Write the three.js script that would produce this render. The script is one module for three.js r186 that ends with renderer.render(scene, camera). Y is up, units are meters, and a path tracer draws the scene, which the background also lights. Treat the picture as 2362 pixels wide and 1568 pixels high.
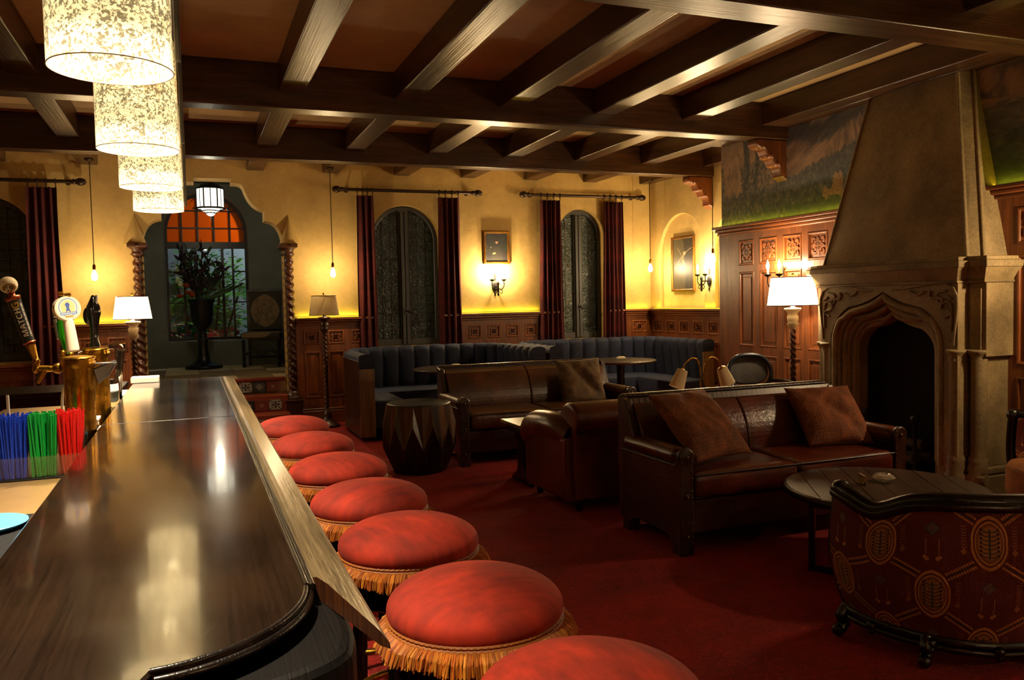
import * as THREE from 'three';
import { RoundedBoxGeometry } from 'three/addons/geometries/RoundedBoxGeometry.js';
import { mergeGeometries, mergeVertices } from 'three/addons/utils/BufferGeometryUtils.js';
import { RectAreaLightUniformsLib } from 'three/addons/lights/RectAreaLightUniformsLib.js';

// ---------------------------------------------------------------- camera, sky, exposure
const scene = new THREE.Scene();
scene.background = new THREE.Color(0x04060a);            // night outside
const camera = new THREE.PerspectiveCamera(2 * Math.atan(784 / 1890) * 180 / Math.PI, 2362 / 1568, 0.05, 60);
{
  const d = Math.PI / 180, yaw = 21.3 * d, pitch = -2.8 * d, roll = -1.25 * d;
  const Ry = new THREE.Matrix4().makeRotationY(-yaw), Rx = new THREE.Matrix4().makeRotationX(pitch), Rz = new THREE.Matrix4().makeRotationZ(roll);
  camera.quaternion.setFromRotationMatrix(new THREE.Matrix4().multiply(Ry).multiply(Rx).multiply(Rz));
  camera.position.set(0, 1.5, 0);
}
const renderer = new THREE.WebGLRenderer({ antialias: true });
renderer.toneMapping = THREE.LinearToneMapping;
renderer.toneMappingExposure = 1.0;
renderer.shadowMap.enabled = true;
RectAreaLightUniformsLib.init();

// ---------------------------------------------------------------- helpers
const PI = Math.PI, V3 = (x, y, z) => new THREE.Vector3(x, y, z), V2 = (x, y) => new THREE.Vector2(x, y);
function rng(seed) { let a = seed >>> 0; return () => { a = (a + 0x6D2B79F5) | 0; let t = Math.imul(a ^ (a >>> 15), 1 | a); t = (t + Math.imul(t ^ (t >>> 7), 61 | t)) ^ t; return ((t ^ (t >>> 14)) >>> 0) / 4294967296; }; }
const R = rng(7);
const clamp = (x, a = 0, b = 1) => Math.min(b, Math.max(a, x)), mix = (a, b, t) => a + (b - a) * t, sstep = (a, b, x) => { const t = clamp((x - a) / (b - a)); return t * t * (3 - 2 * t); };
const HASH = new Float32Array(65536); { const r = rng(99); for (let i = 0; i < 65536; i++) HASH[i] = r(); }
function vnoise(x, y, px, py) {                            // value noise, repeats after px by py cells
  const xi = Math.floor(x), yi = Math.floor(y), fx = x - xi, fy = y - yi, u = fx * fx * (3 - 2 * fx), v = fy * fy * (3 - 2 * fy);
  const h = (a, b) => HASH[((((a % px) + px) % px) * 197 + (((b % py) + py) % py) * 7919 + px * 31) & 65535];
  return mix(mix(h(xi, yi), h(xi + 1, yi), u), mix(h(xi, yi + 1), h(xi + 1, yi + 1), u), v);
}
function fbm(u, v, fx, fy, oct = 4, gain = 0.5) { let s = 0, a = 1, t = 0; for (let i = 0; i < oct; i++) { s += a * vnoise(u * fx, v * fy, fx, fy); t += a; a *= gain; fx *= 2; fy *= 2; } return s / t; }
function dataTex(w, h, fn, srgb, mw = 1, mh = 1) {           // fn(u, v) -> grey or [r, g, b], 0..1; mw, mh: its size in metres
  const d = new Uint8Array(w * h * 4);
  for (let y = 0; y < h; y++) for (let x = 0; x < w; x++) {
    const c = fn(x / w, y / h), i = (y * w + x) * 4;
    for (let k = 0; k < 3; k++) d[i + k] = clamp(typeof c === 'number' ? c : c[k]) * 255;
    d[i + 3] = 255;
  }
  const t = new THREE.DataTexture(d, w, h, THREE.RGBAFormat);
  t.wrapS = t.wrapT = THREE.RepeatWrapping; t.magFilter = THREE.LinearFilter; t.minFilter = THREE.LinearMipmapLinearFilter; t.generateMipmaps = true;
  if (srgb) t.colorSpace = THREE.SRGBColorSpace;
  t.repeat.set(1 / mw, 1 / mh); t.needsUpdate = true;
  return t;
}
function canvasTex(w, h, draw, srgb = true) {
  const c = document.createElement('canvas'); c.width = w; c.height = h; draw(c.getContext('2d'), w, h);
  const t = new THREE.CanvasTexture(c); if (srgb) t.colorSpace = THREE.SRGBColorSpace; t.wrapS = t.wrapT = THREE.RepeatWrapping; return t;
}
const names = {};
function numbered(n) { const k = names[n] = (names[n] ?? -1) + 1; return k ? `${n}_${String(k).padStart(3, '0')}` : n; }
function mesh(name, geo, mat, parent, label) {
  const m = new THREE.Mesh(geo, mat); m.castShadow = m.receiveShadow = true;
  m.name = parent ? name : numbered(name); if (label) m.userData.label = label;
  (parent || scene).add(m); return m;
}
function tag(o, label, category, group, kind) { o.userData.label = label; if (category) o.userData.category = category; if (group) o.userData.group = group; if (kind) o.userData.kind = kind; return o; }
function thing(name, label, category, p = [0, 0, 0], turn = 0, group) {
  const g = new THREE.Group(); g.name = numbered(name); g.position.set(...p); g.rotation.y = turn; scene.add(g); return tag(g, label, category, group);
}
function struct(name, label) { const g = new THREE.Group(); g.name = numbered(name); scene.add(g); g.userData.kind = 'structure'; if (label) g.userData.label = label; return g; }
function part(name, parent, p = [0, 0, 0]) { const g = new THREE.Group(); g.name = name; g.position.set(...p); parent.add(g); return g; }
function copyOf(o, label, p, turn) { const c = o.clone(); c.name = numbered(o.name.replace(/_\d{3}$/, '')); c.userData = { ...o.userData }; if (label) c.userData.label = label; scene.add(c); if (p) c.position.set(...p); if (turn !== undefined) c.rotation.y = turn; return c; }
// texture coordinates in metres, projected face by face; `along` is the axis that the grain (v) follows
function uvm(geo, along = 'y', off = null) {
  const g = geo.index ? geo.toNonIndexed() : geo, p = g.attributes.position, uv = new Float32Array(p.count * 2), k = 'xyz'.indexOf(along);
  const o = off === null ? [R() * 3, R() * 3] : off, a = V3(), b = V3(), c = V3();
  for (let i = 0; i < p.count; i += 3) {
    a.fromBufferAttribute(p, i); b.fromBufferAttribute(p, i + 1).sub(a); c.fromBufferAttribute(p, i + 2).sub(a);
    const n = b.cross(c), an = [Math.abs(n.x), Math.abs(n.y), Math.abs(n.z)], d = an.indexOf(Math.max(...an));
    let [q, r] = [0, 1, 2].filter(s => s !== d); if (q === k) [q, r] = [r, q];
    for (let j = i; j < i + 3; j++) { const P = [p.getX(j), p.getY(j), p.getZ(j)]; uv[2 * j] = P[q] + o[0]; uv[2 * j + 1] = P[r] + o[1]; }
  }
  g.setAttribute('uv', new THREE.BufferAttribute(uv, 2)); g.deleteAttribute('uv1'); return g;
}
const shift = (g, x, y, z) => g.translate(x, y, z);
function box(w, h, d, x = 0, y = 0, z = 0, r = 0, along = null) {        // centred on x, z; stands on y
  let g = r > 0 ? new RoundedBoxGeometry(w, h, d, 1, Math.min(r, w / 2.01, h / 2.01, d / 2.01)) : new THREE.BoxGeometry(w, h, d);
  g = uvm(g, along || (h >= w && h >= d ? 'y' : w >= d ? 'x' : 'z')); return g.translate(x, y + h / 2, z);
}
function boxAB(a, b, r = 0, along = null) { return box(Math.abs(b[0] - a[0]), Math.abs(b[1] - a[1]), Math.abs(b[2] - a[2]), (a[0] + b[0]) / 2, Math.min(a[1], b[1]), (a[2] + b[2]) / 2, r, along); }
const merge = l => mergeGeometries(l.map(g => { g = g.index ? g.toNonIndexed() : g; for (const k of Object.keys(g.attributes)) if (!['position', 'normal', 'uv'].includes(k)) g.deleteAttribute(k); if (!g.attributes.uv) g = uvm(g); if (!g.attributes.normal) g.computeVertexNormals(); return g; }));
function smooth(g) { g.deleteAttribute('uv'); g.deleteAttribute('normal'); g = mergeVertices(g, 1e-5); g.computeVertexNormals(); return g; }
const lathe = (pts, seg = 32, along = 'y') => uvm(new THREE.LatheGeometry(pts.map(p => V2(p[0], p[1])), seg), along);
const curve = pts => new THREE.CatmullRomCurve3(pts.map(p => V3(...p)), false, 'centripetal');
const tube = (pts, r, seg = 24, rs = 8, closed = false) => { const c = new THREE.CatmullRomCurve3(pts.map(p => V3(...p)), closed, 'centripetal'); return uvm(new THREE.TubeGeometry(c, seg, r, rs, closed)); };
function rod(a, b, r, rs = 8, r2 = r) { const A = V3(...a), B = V3(...b), L = A.distanceTo(B), g = new THREE.CylinderGeometry(r2, r, L, rs); uvm(g); g.applyMatrix4(new THREE.Matrix4().makeRotationFromQuaternion(new THREE.Quaternion().setFromUnitVectors(V3(0, 1, 0), B.clone().sub(A).normalize()))); return uvm(g.translate((A.x + B.x) / 2, (A.y + B.y) / 2, (A.z + B.z) / 2)); }
const ball = (r, x, y, z, s = 16) => uvm(new THREE.SphereGeometry(r, s, Math.ceil(s * .7))).translate(x, y, z);
function shapeOf(pts) { const s = new THREE.Shape(); pts.forEach((p, i) => i ? s.lineTo(p[0], p[1]) : s.moveTo(p[0], p[1])); s.closePath(); return s; }
function extr(shape, depth, bevel = 0, seg = 1, curveSeg = 12, along = 'y') { const g = new THREE.ExtrudeGeometry(shape, { depth: depth - 2 * bevel, bevelEnabled: bevel > 0, bevelSize: bevel, bevelThickness: bevel, bevelOffset: -bevel, bevelSegments: seg, curveSegments: curveSeg }); return uvm(bevel ? g.translate(0, 0, bevel) : g, along); }
function taper(pos, turnY, g) { if (turnY) g.rotateY(turnY); return g.translate(...pos); }
// surface from a grid of points fn(u, v), smooth
function gridSurf(nu, nv, fn, closeU = false) {
  const p = [], idx = [], uv = [];
  for (let j = 0; j <= nv; j++) for (let i = 0; i <= nu; i++) { const q = fn(i / nu, j / nv); p.push(q[0], q[1], q[2]); uv.push(i / nu, j / nv); }
  for (let j = 0; j < nv; j++) for (let i = 0; i < nu; i++) { const a = j * (nu + 1) + i, b = a + 1, c = a + nu + 1, d = c + 1; idx.push(a, b, d, a, d, c); }
  const g = new THREE.BufferGeometry(); g.setAttribute('position', new THREE.Float32BufferAttribute(p, 3)); g.setAttribute('uv', new THREE.Float32BufferAttribute(uv, 2)); g.setIndex(idx); g.computeVertexNormals();
  if (closeU) { const n = g.attributes.normal; for (let j = 0; j <= nv; j++) { const a = j * (nu + 1), b = a + nu; for (const k of ['X', 'Y', 'Z']) { const m = (n['get' + k](a) + n['get' + k](b)) / 2; n['set' + k](a, m); n['set' + k](b, m); } } }
  return g;
}
// a stuffed cushion: rounded block, crowned top, soft creases
function cushion(w, h, d, r, crown = 0.02, crease = 0.006, seed = 1) {
  const g0 = new THREE.BoxGeometry(2, 2, 2, 22, 8, 22), p = g0.attributes.position, hw = w / 2, hh = h / 2, hd = d / 2;
  const warp = t => Math.sign(t) * (1 - Math.pow(1 - Math.abs(t), 1.7));
  for (let i = 0; i < p.count; i++) {
    const X = warp(p.getX(i)) * hw, Y = warp(p.getY(i)) * hh, Z = warp(p.getZ(i)) * hd;
    const ix = clamp(X, -(hw - r), hw - r), iy = clamp(Y, -(hh - r), hh - r), iz = clamp(Z, -(hd - r), hd - r);
    const dv = V3(X - ix, Y - iy, Z - iz), L = dv.length(); if (L > 1e-9) dv.multiplyScalar(r / L);
    let q = [ix + dv.x, iy + dv.y, iz + dv.z]; const u = q[0] / hw, v = q[2] / hd;
    const c = (1 - u * u) * (1 - v * v);
    q[1] += Math.sign(q[1]) * crown * c;
    const nz = fbm((q[0] + 9 + seed) * .31 % 1, (q[2] + 9 + q[1]) * .37 % 1, 9, 5, 3) - .5;
    q[1] += nz * crease * 2 * (q[1] > 0 ? 1 : .2); q[2] += nz * crease * (q[2] > 0 ? 1.6 : 0);
    p.setXYZ(i, ...q);
  }
  return uvm(smooth(g0), 'x');
}
function pillow(w, h, t, seed = 1, dent = 0) {                // square throw pillow in the x-y plane
  const N = 30, fn = s => (a, b) => {
    const u = a * 2 - 1, v = b * 2 - 1, e = Math.pow(Math.max(0, (1 - Math.pow(Math.abs(u), 2.6)) * (1 - Math.pow(Math.abs(v), 2.6))), .55);
    const pull = .05;
    const wr = (fbm(a * .8 + seed * .13, b * .8 + seed * .29, 6, 6, 3) - .5) * .05 * e + dent * -.045 * Math.exp(-Math.pow((u * .8 + v * .6 - .1) * 5, 2)) * e;
    return [u * w / 2 * (1 - pull * (1 - v * v)), v * h / 2 * (1 - pull * (1 - u * u)), s * (t / 2 * e + wr)];
  };
  const A = gridSurf(N, N, fn(1)), B = gridSurf(N, N, (a, b) => fn(-1)(1 - a, b));
  return uvm(smooth(merge([A, B])), 'y', [0, 0]);
}
function twisted(R0, y0, y1, turns, strands = 2, depth = .3, nu = 24, nv = 90) {  // barley-twist shaft
  return uvm(gridSurf(nu, nv, (u, v) => { const th = -u * 2 * PI, r = R0 * (1 - depth * .5 + depth * .5 * Math.cos(strands * (th - v * turns * 2 * PI))); return [r * Math.cos(th), mix(y0, y1, v), r * Math.sin(th)]; }, true));
}
// ---------------------------------------------------------------- surfaces
const woodTex = dataTex(512, 1024, (u, v) => {
  const w = u + .02 * fbm(u, v, 3, 3, 2), fine = fbm(w, v, 110, 5, 3), band = fbm(w, v, 9, 2, 3), pore = fbm(w, v, 220, 26, 2);
  let c = .52 + .38 * (fine - .5) + .55 * (band - .5) - (pore > .68 ? .14 : 0); return clamp(c + .2, .25, 1);
}, true, .5, 1.4);
const woodBump = dataTex(512, 1024, (u, v) => { const f = fbm(u, v, 120, 6, 3), p = fbm(u, v, 220, 26, 2); return clamp(.55 + .5 * (f - .5) - (p > .66 ? .25 : 0)); }, false, .5, 1.4);
const beamBump = dataTex(512, 512, (u, v) => { const f = fbm(u, v, 60, 3, 4), b = fbm(u, v, 6, 2, 3); return clamp(.5 + .55 * (f - .5) + .5 * (b - .5)); }, false, .4, 1.6);
const wood = (hex, rough, o = {}) => new THREE.MeshPhysicalMaterial({ color: hex, map: woodTex, roughness: rough, bumpMap: woodBump, bumpScale: .0008, ...o });
const M = {};
M.beam = wood(0x5c3a20, .3, { bumpMap: beamBump, bumpScale: .0016 });
M.panel = wood(0x9a562a, .34);
M.panelDark = wood(0x5a3016, .36);
M.oak = wood(0xa07a4c, .45);
M.darkWood = wood(0x2a170d, .3);
M.ebony = wood(0x140d0a, .28);
M.drumWood = wood(0x7a5a3c, .3);
M.drumDark = wood(0x1d120c, .4);
M.tableTop = wood(0x5a4434, .36);
const barRough = dataTex(512, 512, (u, v) => .5 + .45 * (fbm(u, v, 5, 5, 5, .6) - .5), false, .9, .9);
const scratch = canvasTex(1024, 1024, (c, w, h) => { c.fillStyle = '#808080'; c.fillRect(0, 0, w, h); const r = rng(5); for (let i = 0; i < 420; i++) { c.strokeStyle = r() < .5 ? `rgba(40,40,40,${.1 + .3 * r()})` : `rgba(200,200,200,${.1 + .25 * r()})`; c.lineWidth = .6 + r() * 1.3; c.beginPath(); const x = r() * w, y = r() * h, a = r() * PI, l = 10 + r() * 130; c.moveTo(x, y); c.quadraticCurveTo(x + Math.cos(a) * l * .5 + r() * 14, y + Math.sin(a) * l * .5, x + Math.cos(a) * l, y + Math.sin(a) * l); c.stroke(); } }, false);
M.barTop = new THREE.MeshPhysicalMaterial({ color: 0x241811, map: woodTex, roughness: .34, roughnessMap: barRough, bumpMap: scratch, bumpScale: .00025, specularIntensity: 1, ior: 1.95, clearcoat: .7, clearcoatRoughness: .07 });
M.barRail = wood(0x8c7856, .3, { clearcoat: .5, clearcoatRoughness: .25 });
M.barEndShaded = wood(0x070403, .6, { specularIntensity: .25 });  // body wood taken to near black, painting in shade at the near end
M.barBody = wood(0x0e0805, .7, { specularIntensity: .4 });
const plasterTex = dataTex(512, 512, (u, v) => { const n = fbm(u, v, 4, 4, 5, .55), f = fbm(u, v, 60, 60, 3); const k = .86 + .28 * (n - .5) + .06 * (f - .5); return [k, k * (.985 + .03 * (n - .5)), k * (.95 + .1 * (n - .5))]; }, true, 2.2, 2.2);
const plasterBump = dataTex(512, 512, (u, v) => .5 + .6 * (fbm(u, v, 10, 10, 5, .5) - .5), false, 1.1, 1.1);
const plaster = (hex, rough = .75) => new THREE.MeshStandardMaterial({ color: hex, map: plasterTex, roughness: rough, bumpMap: plasterBump, bumpScale: .006 });
M.plaster = plaster(0xd2b16a);
M.ceiling = plaster(0xc8a468, .8);
M.grey = plaster(0x8d948c);
M.stone = new THREE.MeshStandardMaterial({ color: 0xa08a60, map: dataTex(512, 512, (u, v) => { const n = fbm(u, v, 5, 5, 5, .55), f = fbm(u, v, 120, 120, 2); const k = .8 + .4 * (n - .5) + .2 * (f - .5); return [k, k * .98, k * .94]; }, true, 1.2, 1.2), bumpMap: plasterBump, bumpScale: .003, roughness: .7 });
M.soot = new THREE.MeshStandardMaterial({ color: 0x0d0b0a, roughness: .95 });
M.carpet = new THREE.MeshPhysicalMaterial({ color: 0xa42612, roughness: 1, sheen: .5, sheenColor: new THREE.Color(0x9c2a14), sheenRoughness: .5, bumpScale: .004, bumpMap: dataTex(512, 512, (u, v) => fbm(u, v, 128, 128, 2), false, .5, .5), map: dataTex(1024, 1024, (u, v) => { const n = fbm(u, v, 7, 11, 5, .6), f = fbm(u, v, 220, 220, 2); const k = .78 + .42 * (n - .5) + .3 * (f - .5); return [clamp(k + .1), k * .84, k * .8]; }, true, 2.6, 2.6) });
const velvetMap = (s) => dataTex(512, 512, (u, v) => { const n = fbm(u, v, 4 + s, 5, 5, .6), f = fbm(u, v, 40, 9, 3); const k = .76 + .5 * (n - .5) + .22 * (f - .5); return [clamp(k + .08), k * .9, k * .82]; }, true, .5, .5);
M.velvet = new THREE.MeshPhysicalMaterial({ color: 0xb4360e, map: velvetMap(1), roughness: .85, sheen: .55, sheenColor: new THREE.Color(0xff5c1c), sheenRoughness: .4, bumpMap: plasterBump, bumpScale: .002 });
M.cord = new THREE.MeshStandardMaterial({ color: 0x98561a, roughness: .6 });
M.fringe = new THREE.MeshStandardMaterial({ color: 0xffffff, vertexColors: true, roughness: .55 });
M.navy = new THREE.MeshPhysicalMaterial({ color: 0x0a2150, map: velvetMap(0), roughness: .8, sheen: .6, sheenColor: new THREE.Color(0x2c5494), sheenRoughness: .5 });
const leatherBump = dataTex(512, 512, (u, v) => { const a = fbm(u, v, 64, 64, 3), b = fbm(u, v, 7, 12, 4); return .5 + .35 * (a - .5) + .8 * (Math.abs(b - .5) * 2 - .3); }, false, .5, .5);
const leatherMap = dataTex(512, 512, (u, v) => { const n = fbm(u, v, 5, 5, 5, .6), f = fbm(u, v, 90, 90, 2), k = .7 + .75 * (n - .5) + .14 * (f - .5); return [clamp(k + .06), k * .94, k * .88]; }, true, .9, .9);
const leather = (hex, rough = .34) => new THREE.MeshPhysicalMaterial({ color: hex, map: leatherMap, roughness: rough, bumpMap: leatherBump, bumpScale: .0022, clearcoat: .25, clearcoatRoughness: .3 });
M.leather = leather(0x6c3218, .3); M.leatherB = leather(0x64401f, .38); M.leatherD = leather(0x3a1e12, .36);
M.curtain = new THREE.MeshPhysicalMaterial({ color: 0x4c0c08, map: velvetMap(2), roughness: .95, sheen: .12, sheenColor: new THREE.Color(0xa03018), sheenRoughness: .5 });
M.brass = new THREE.MeshStandardMaterial({ color: 0xe0b04a, metalness: 1, roughness: .42, roughnessMap: dataTex(256, 256, (u, v) => .55 + .9 * (fbm(u, v, 6, 6, 5, .6) - .35), false, .2, .3), map: dataTex(256, 256, (u, v) => { const n = fbm(u, v, 7, 5, 5, .6), k = .75 + .9 * (n - .5); return [k, k * .93, k * .75]; }, true, .2, .3) });
M.steel = new THREE.MeshStandardMaterial({ color: 0xb8bcc0, metalness: 1, roughness: .25 });
M.iron = new THREE.MeshStandardMaterial({ color: 0x17120f, metalness: .6, roughness: .5 });
M.rodMetal = new THREE.MeshStandardMaterial({ color: 0x3a2c22, metalness: .7, roughness: .35 });
M.stud = new THREE.MeshStandardMaterial({ color: 0x6a5a3c, metalness: 1, roughness: .3 });
M.gold = new THREE.MeshStandardMaterial({ color: 0x9c7a2c, metalness: .6, roughness: .4, map: leatherMap });
M.cream = new THREE.MeshStandardMaterial({ color: 0xd8c49a, roughness: .6, map: plasterTex });
M.black = new THREE.MeshStandardMaterial({ color: 0x0b0b0c, roughness: .35 });
M.frameDark = new THREE.MeshStandardMaterial({ color: 0x3a3c3c, roughness: .5 });
M.glass = new THREE.MeshPhysicalMaterial({ color: 0xffffff, transmission: 1, thickness: 0, roughness: .02, ior: 1.5 });
M.crystal = new THREE.MeshPhysicalMaterial({ color: 0xf6f2e4, transmission: .72, thickness: .03, roughness: .0, ior: 1.6 });
const leadBump = dataTex(512, 512, (u, v) => fbm(u, v, 26, 26, 3, .6), false, .55, .55);
M.leaded = new THREE.MeshPhysicalMaterial({ color: 0x4a5654, roughness: .16, bumpMap: leadBump, bumpScale: .012, transmission: .35, thickness: 0, ior: 1.6, map: dataTex(256, 256, (u, v) => { const n = fbm(u, v, 14, 14, 3), m = fbm(u, v, 3, 3, 2); return [.5 + .3 * n, .55 + .35 * n + .1 * m, .55 + .3 * n + .15 * m]; }, true, .6, .6) });
M.bulb = new THREE.MeshStandardMaterial({ color: 0xfff0c8, emissive: 0xffd890, emissiveIntensity: 14 });
M.shadeLit = new THREE.MeshPhysicalMaterial({ color: 0xfff2da, roughness: 1, transmission: .55, thickness: 0, side: THREE.DoubleSide });
M.shadeParch = new THREE.MeshPhysicalMaterial({ color: 0xcdb688, map: plasterTex, roughness: 1, transmission: .45, thickness: 0, side: THREE.DoubleSide });
M.tile = new THREE.MeshStandardMaterial({ color: 0x8c3a1c, roughness: .4, map: plasterTex });
function bulbLight(parent, p, I, color = 0xffc878, size = 1) { const l = new THREE.PointLight(color, I); l.position.set(...p); l.castShadow = true; l.shadow.radius = size; l.name = 'bulb'; parent.add(l); return l; }
// ---------------------------------------------------------------- the room
const XR = 5.55, XA = 6.3, ZB = -10.5, HJ = 3.14, HG = 3.02, HC = 3.36, WH = 1.33;   // right wall, alcove wall, back wall, joist and girder undersides, ceiling, wainscot
{
  const f = struct('floor', 'deep red carpet over the lounge floor');
  mesh('carpet', uvm(new THREE.BoxGeometry(9.9, .1, 13.8), 'z', [0, 0]).translate(1.4, -.05, -3.7), M.carpet, f);
}
// ceiling with girders, joists and brackets
const ceil = struct('ceiling', 'tan plaster ceiling carried by dark timber beams');
mesh('plaster', box(10, .15, 14, 1.4, HC, -3.75), M.ceiling, ceil);
const girders = [[-3.6, .25], [-6.6, .2], [-8.9, .2], [-.4, .25]];
for (const [z, t] of girders) mesh('girder', boxAB([-3.4, HG, z], [z < -8 ? XA : XR, HC, z - t], .012, 'x'), M.beam, ceil);
{
  const bays = [[-8.9 - .2, ZB], [-6.6 - .2, -8.9], [-3.6 - .25, -6.6], [-.65, -3.6], [3, -.4]];
  bays.forEach(([za, zb], bi) => {
    for (let k = -4; k <= 6; k++) {
      const x = .685 + .908 * k; if (k === 6 && bi > 1) continue;
      mesh('joist', boxAB([x, HJ, za], [x + .2, HC, zb], .01, 'z'), M.beam, ceil);
    }
  });
  mesh('wall_plate', boxAB([XR - .13, HJ, 3], [XR, HC, -7.7], .008, 'z'), M.beam, ceil);
  const pr = new THREE.Shape(); pr.moveTo(0, 0); pr.lineTo(-.36, 0); pr.bezierCurveTo(-.40, -.05, -.34, -.10, -.29, -.09); pr.bezierCurveTo(-.24, -.10, -.25, -.15, -.22, -.17); pr.bezierCurveTo(-.16, -.17, -.17, -.23, -.14, -.25); pr.bezierCurveTo(-.08, -.24, -.07, -.31, -.07, -.36); pr.lineTo(0, -.40); pr.closePath();
  for (const [z, x] of [[-6.7, XR], [-9, XA], [-3.72, XR]]) {
    const c = mesh('corbel', extr(pr, .15, .012, 1, 6).translate(x, HG, z - .075), M.panel, ceil);
    const l = []; for (const [a, b, r] of [[-.30, -.07, .03], [-.2, -.155, .036], [-.12, -.23, .036]]) for (const s of [-1, 1]) l.push(uvm(new THREE.CapsuleGeometry(r, .03, 4, 10).rotateX(PI / 2)).translate(x + a, HG + b, z + s * .032));
    mesh('scroll', merge(l), M.panel, c);
  }
}
// carved ornament of the small panels, drawn about the origin
function carving(w, h) {
  const l = [], petal = (len, wd, a, x, y) => { const s = new THREE.Shape(); s.moveTo(0, 0); s.quadraticCurveTo(len * .5, wd, len, 0); s.quadraticCurveTo(len * .5, -wd, 0, 0); l.push(extr(s, .014, .003, 1, 4).rotateZ(a).translate(x, y, 0)); };
  for (let k = 0; k < 8; k++) petal((k % 2 ? .36 : .46) * Math.min(w, h), .045 * (k % 2 ? .8 : 1.2), k * PI / 4 + PI / 2, 0, 0);
  for (const sx of [-1, 1]) for (const sy of [-1, 1]) for (const a of [.35, 1.2]) petal(.3 * Math.min(w, h), .03, Math.atan2(-sy, -sx) + (a - .78) * 1.1, sx * w * .42, sy * h * .4);
  return merge(l);
}
// panelled dado in the wall's own axes: x along, y up, z out of the wall. cols: [x0, x1] pairs; rows: [y0, y1, carved]
function panelling(parent, x0, x1, H, cols, rows, mat, name = 'wainscot', ledge = .07) {
  const g = part(name, parent), s = shapeOf([[x0, 0], [x1, 0], [x1, H], [x0, H]]), D = .03;
  for (const [a, b] of cols) for (const [c, d] of rows) s.holes.push(shapeOf([[a, c], [b, c], [b, d], [a, d]]));
  mesh('panel_frame', extr(s, D), mat, g);
  for (const [a, b] of cols) for (const [c, d, carved] of rows) {
    const w = b - a, h = d - c, cx = (a + b) / 2, cy = (c + d) / 2, l = [];
    const ring = shapeOf([[-w / 2, -h / 2], [w / 2, -h / 2], [w / 2, h / 2], [-w / 2, h / 2]]), i = .026; ring.holes.push(shapeOf([[-w / 2 + i, -h / 2 + i], [w / 2 - i, -h / 2 + i], [w / 2 - i, h / 2 - i], [-w / 2 + i, h / 2 - i]]));
    l.push(extr(ring, .034, .010, 2)); l.push(box(w - .03, h - .03, .012, 0, -h / 2 + .015, .008, 0, 'y'));
    if (carved) l.push(carving(w - .07, h - .07).translate(0, 0, .012)); else if (h > .25) l.push(box(w - .11, h - .11, .018, 0, -h / 2 + .055, .011, .007, 'y'));
    mesh('panel', merge(l).translate(cx, cy, .002), mat, g);
  }
  mesh('skirting', merge([box(x1 - x0, .16, .05, (x0 + x1) / 2, 0, .025, .008, 'x'), box(x1 - x0, .03, .04, (x0 + x1) / 2, .16, .02, .01, 'x')]), mat, g);
  mesh('cap_rail', merge([box(x1 - x0, .03, ledge + .03, (x0 + x1) / 2, H - .03, (ledge + .03) / 2, .006, 'x'), box(x1 - x0, .035, ledge * .72 + .02, (x0 + x1) / 2, H - .065, (ledge * .72 + .02) / 2, .012, 'x'), box(x1 - x0, .03, ledge * .4 + .02, (x0 + x1) / 2, H - .095, (ledge * .4 + .02) / 2, .01, 'x')]), mat, g);
  return g;
}
const evenCols = (x0, x1, n, gap) => { const w = (x1 - x0 - gap * (n + 1)) / n; return Array.from({ length: n }, (_, i) => [x0 + gap + i * (w + gap), x0 + gap + i * (w + gap) + w]); };
M.led = new THREE.MeshStandardMaterial({ color: 0xd8d820, emissive: 0xe0cc20, emissiveIntensity: 2.2 });
function ledStrip(label, x0, x1, H, toWorld, power = 55) {               // a strip on a ledge, close to the wall
  const t = thing('light_strip', label, 'light strip', [0, 0, 0], 0, 'glowing strips on the panelling'); toWorld(t);
  mesh('strip', new THREE.BoxGeometry(x1 - x0, .006, .012).translate((x0 + x1) / 2, H + .004, .034), M.led, t);
  const n = Math.max(1, Math.round((x1 - x0) / 2));
  for (let i = 0; i < n; i++) { const w = (x1 - x0) / n, a = new THREE.RectAreaLight(0xe6d832, power, w, .014); a.position.set(x0 + (i + .5) * w, H + .010, .034); a.rotation.x = PI / 2; a.name = 'strip_light'; t.add(a); }
}
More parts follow.
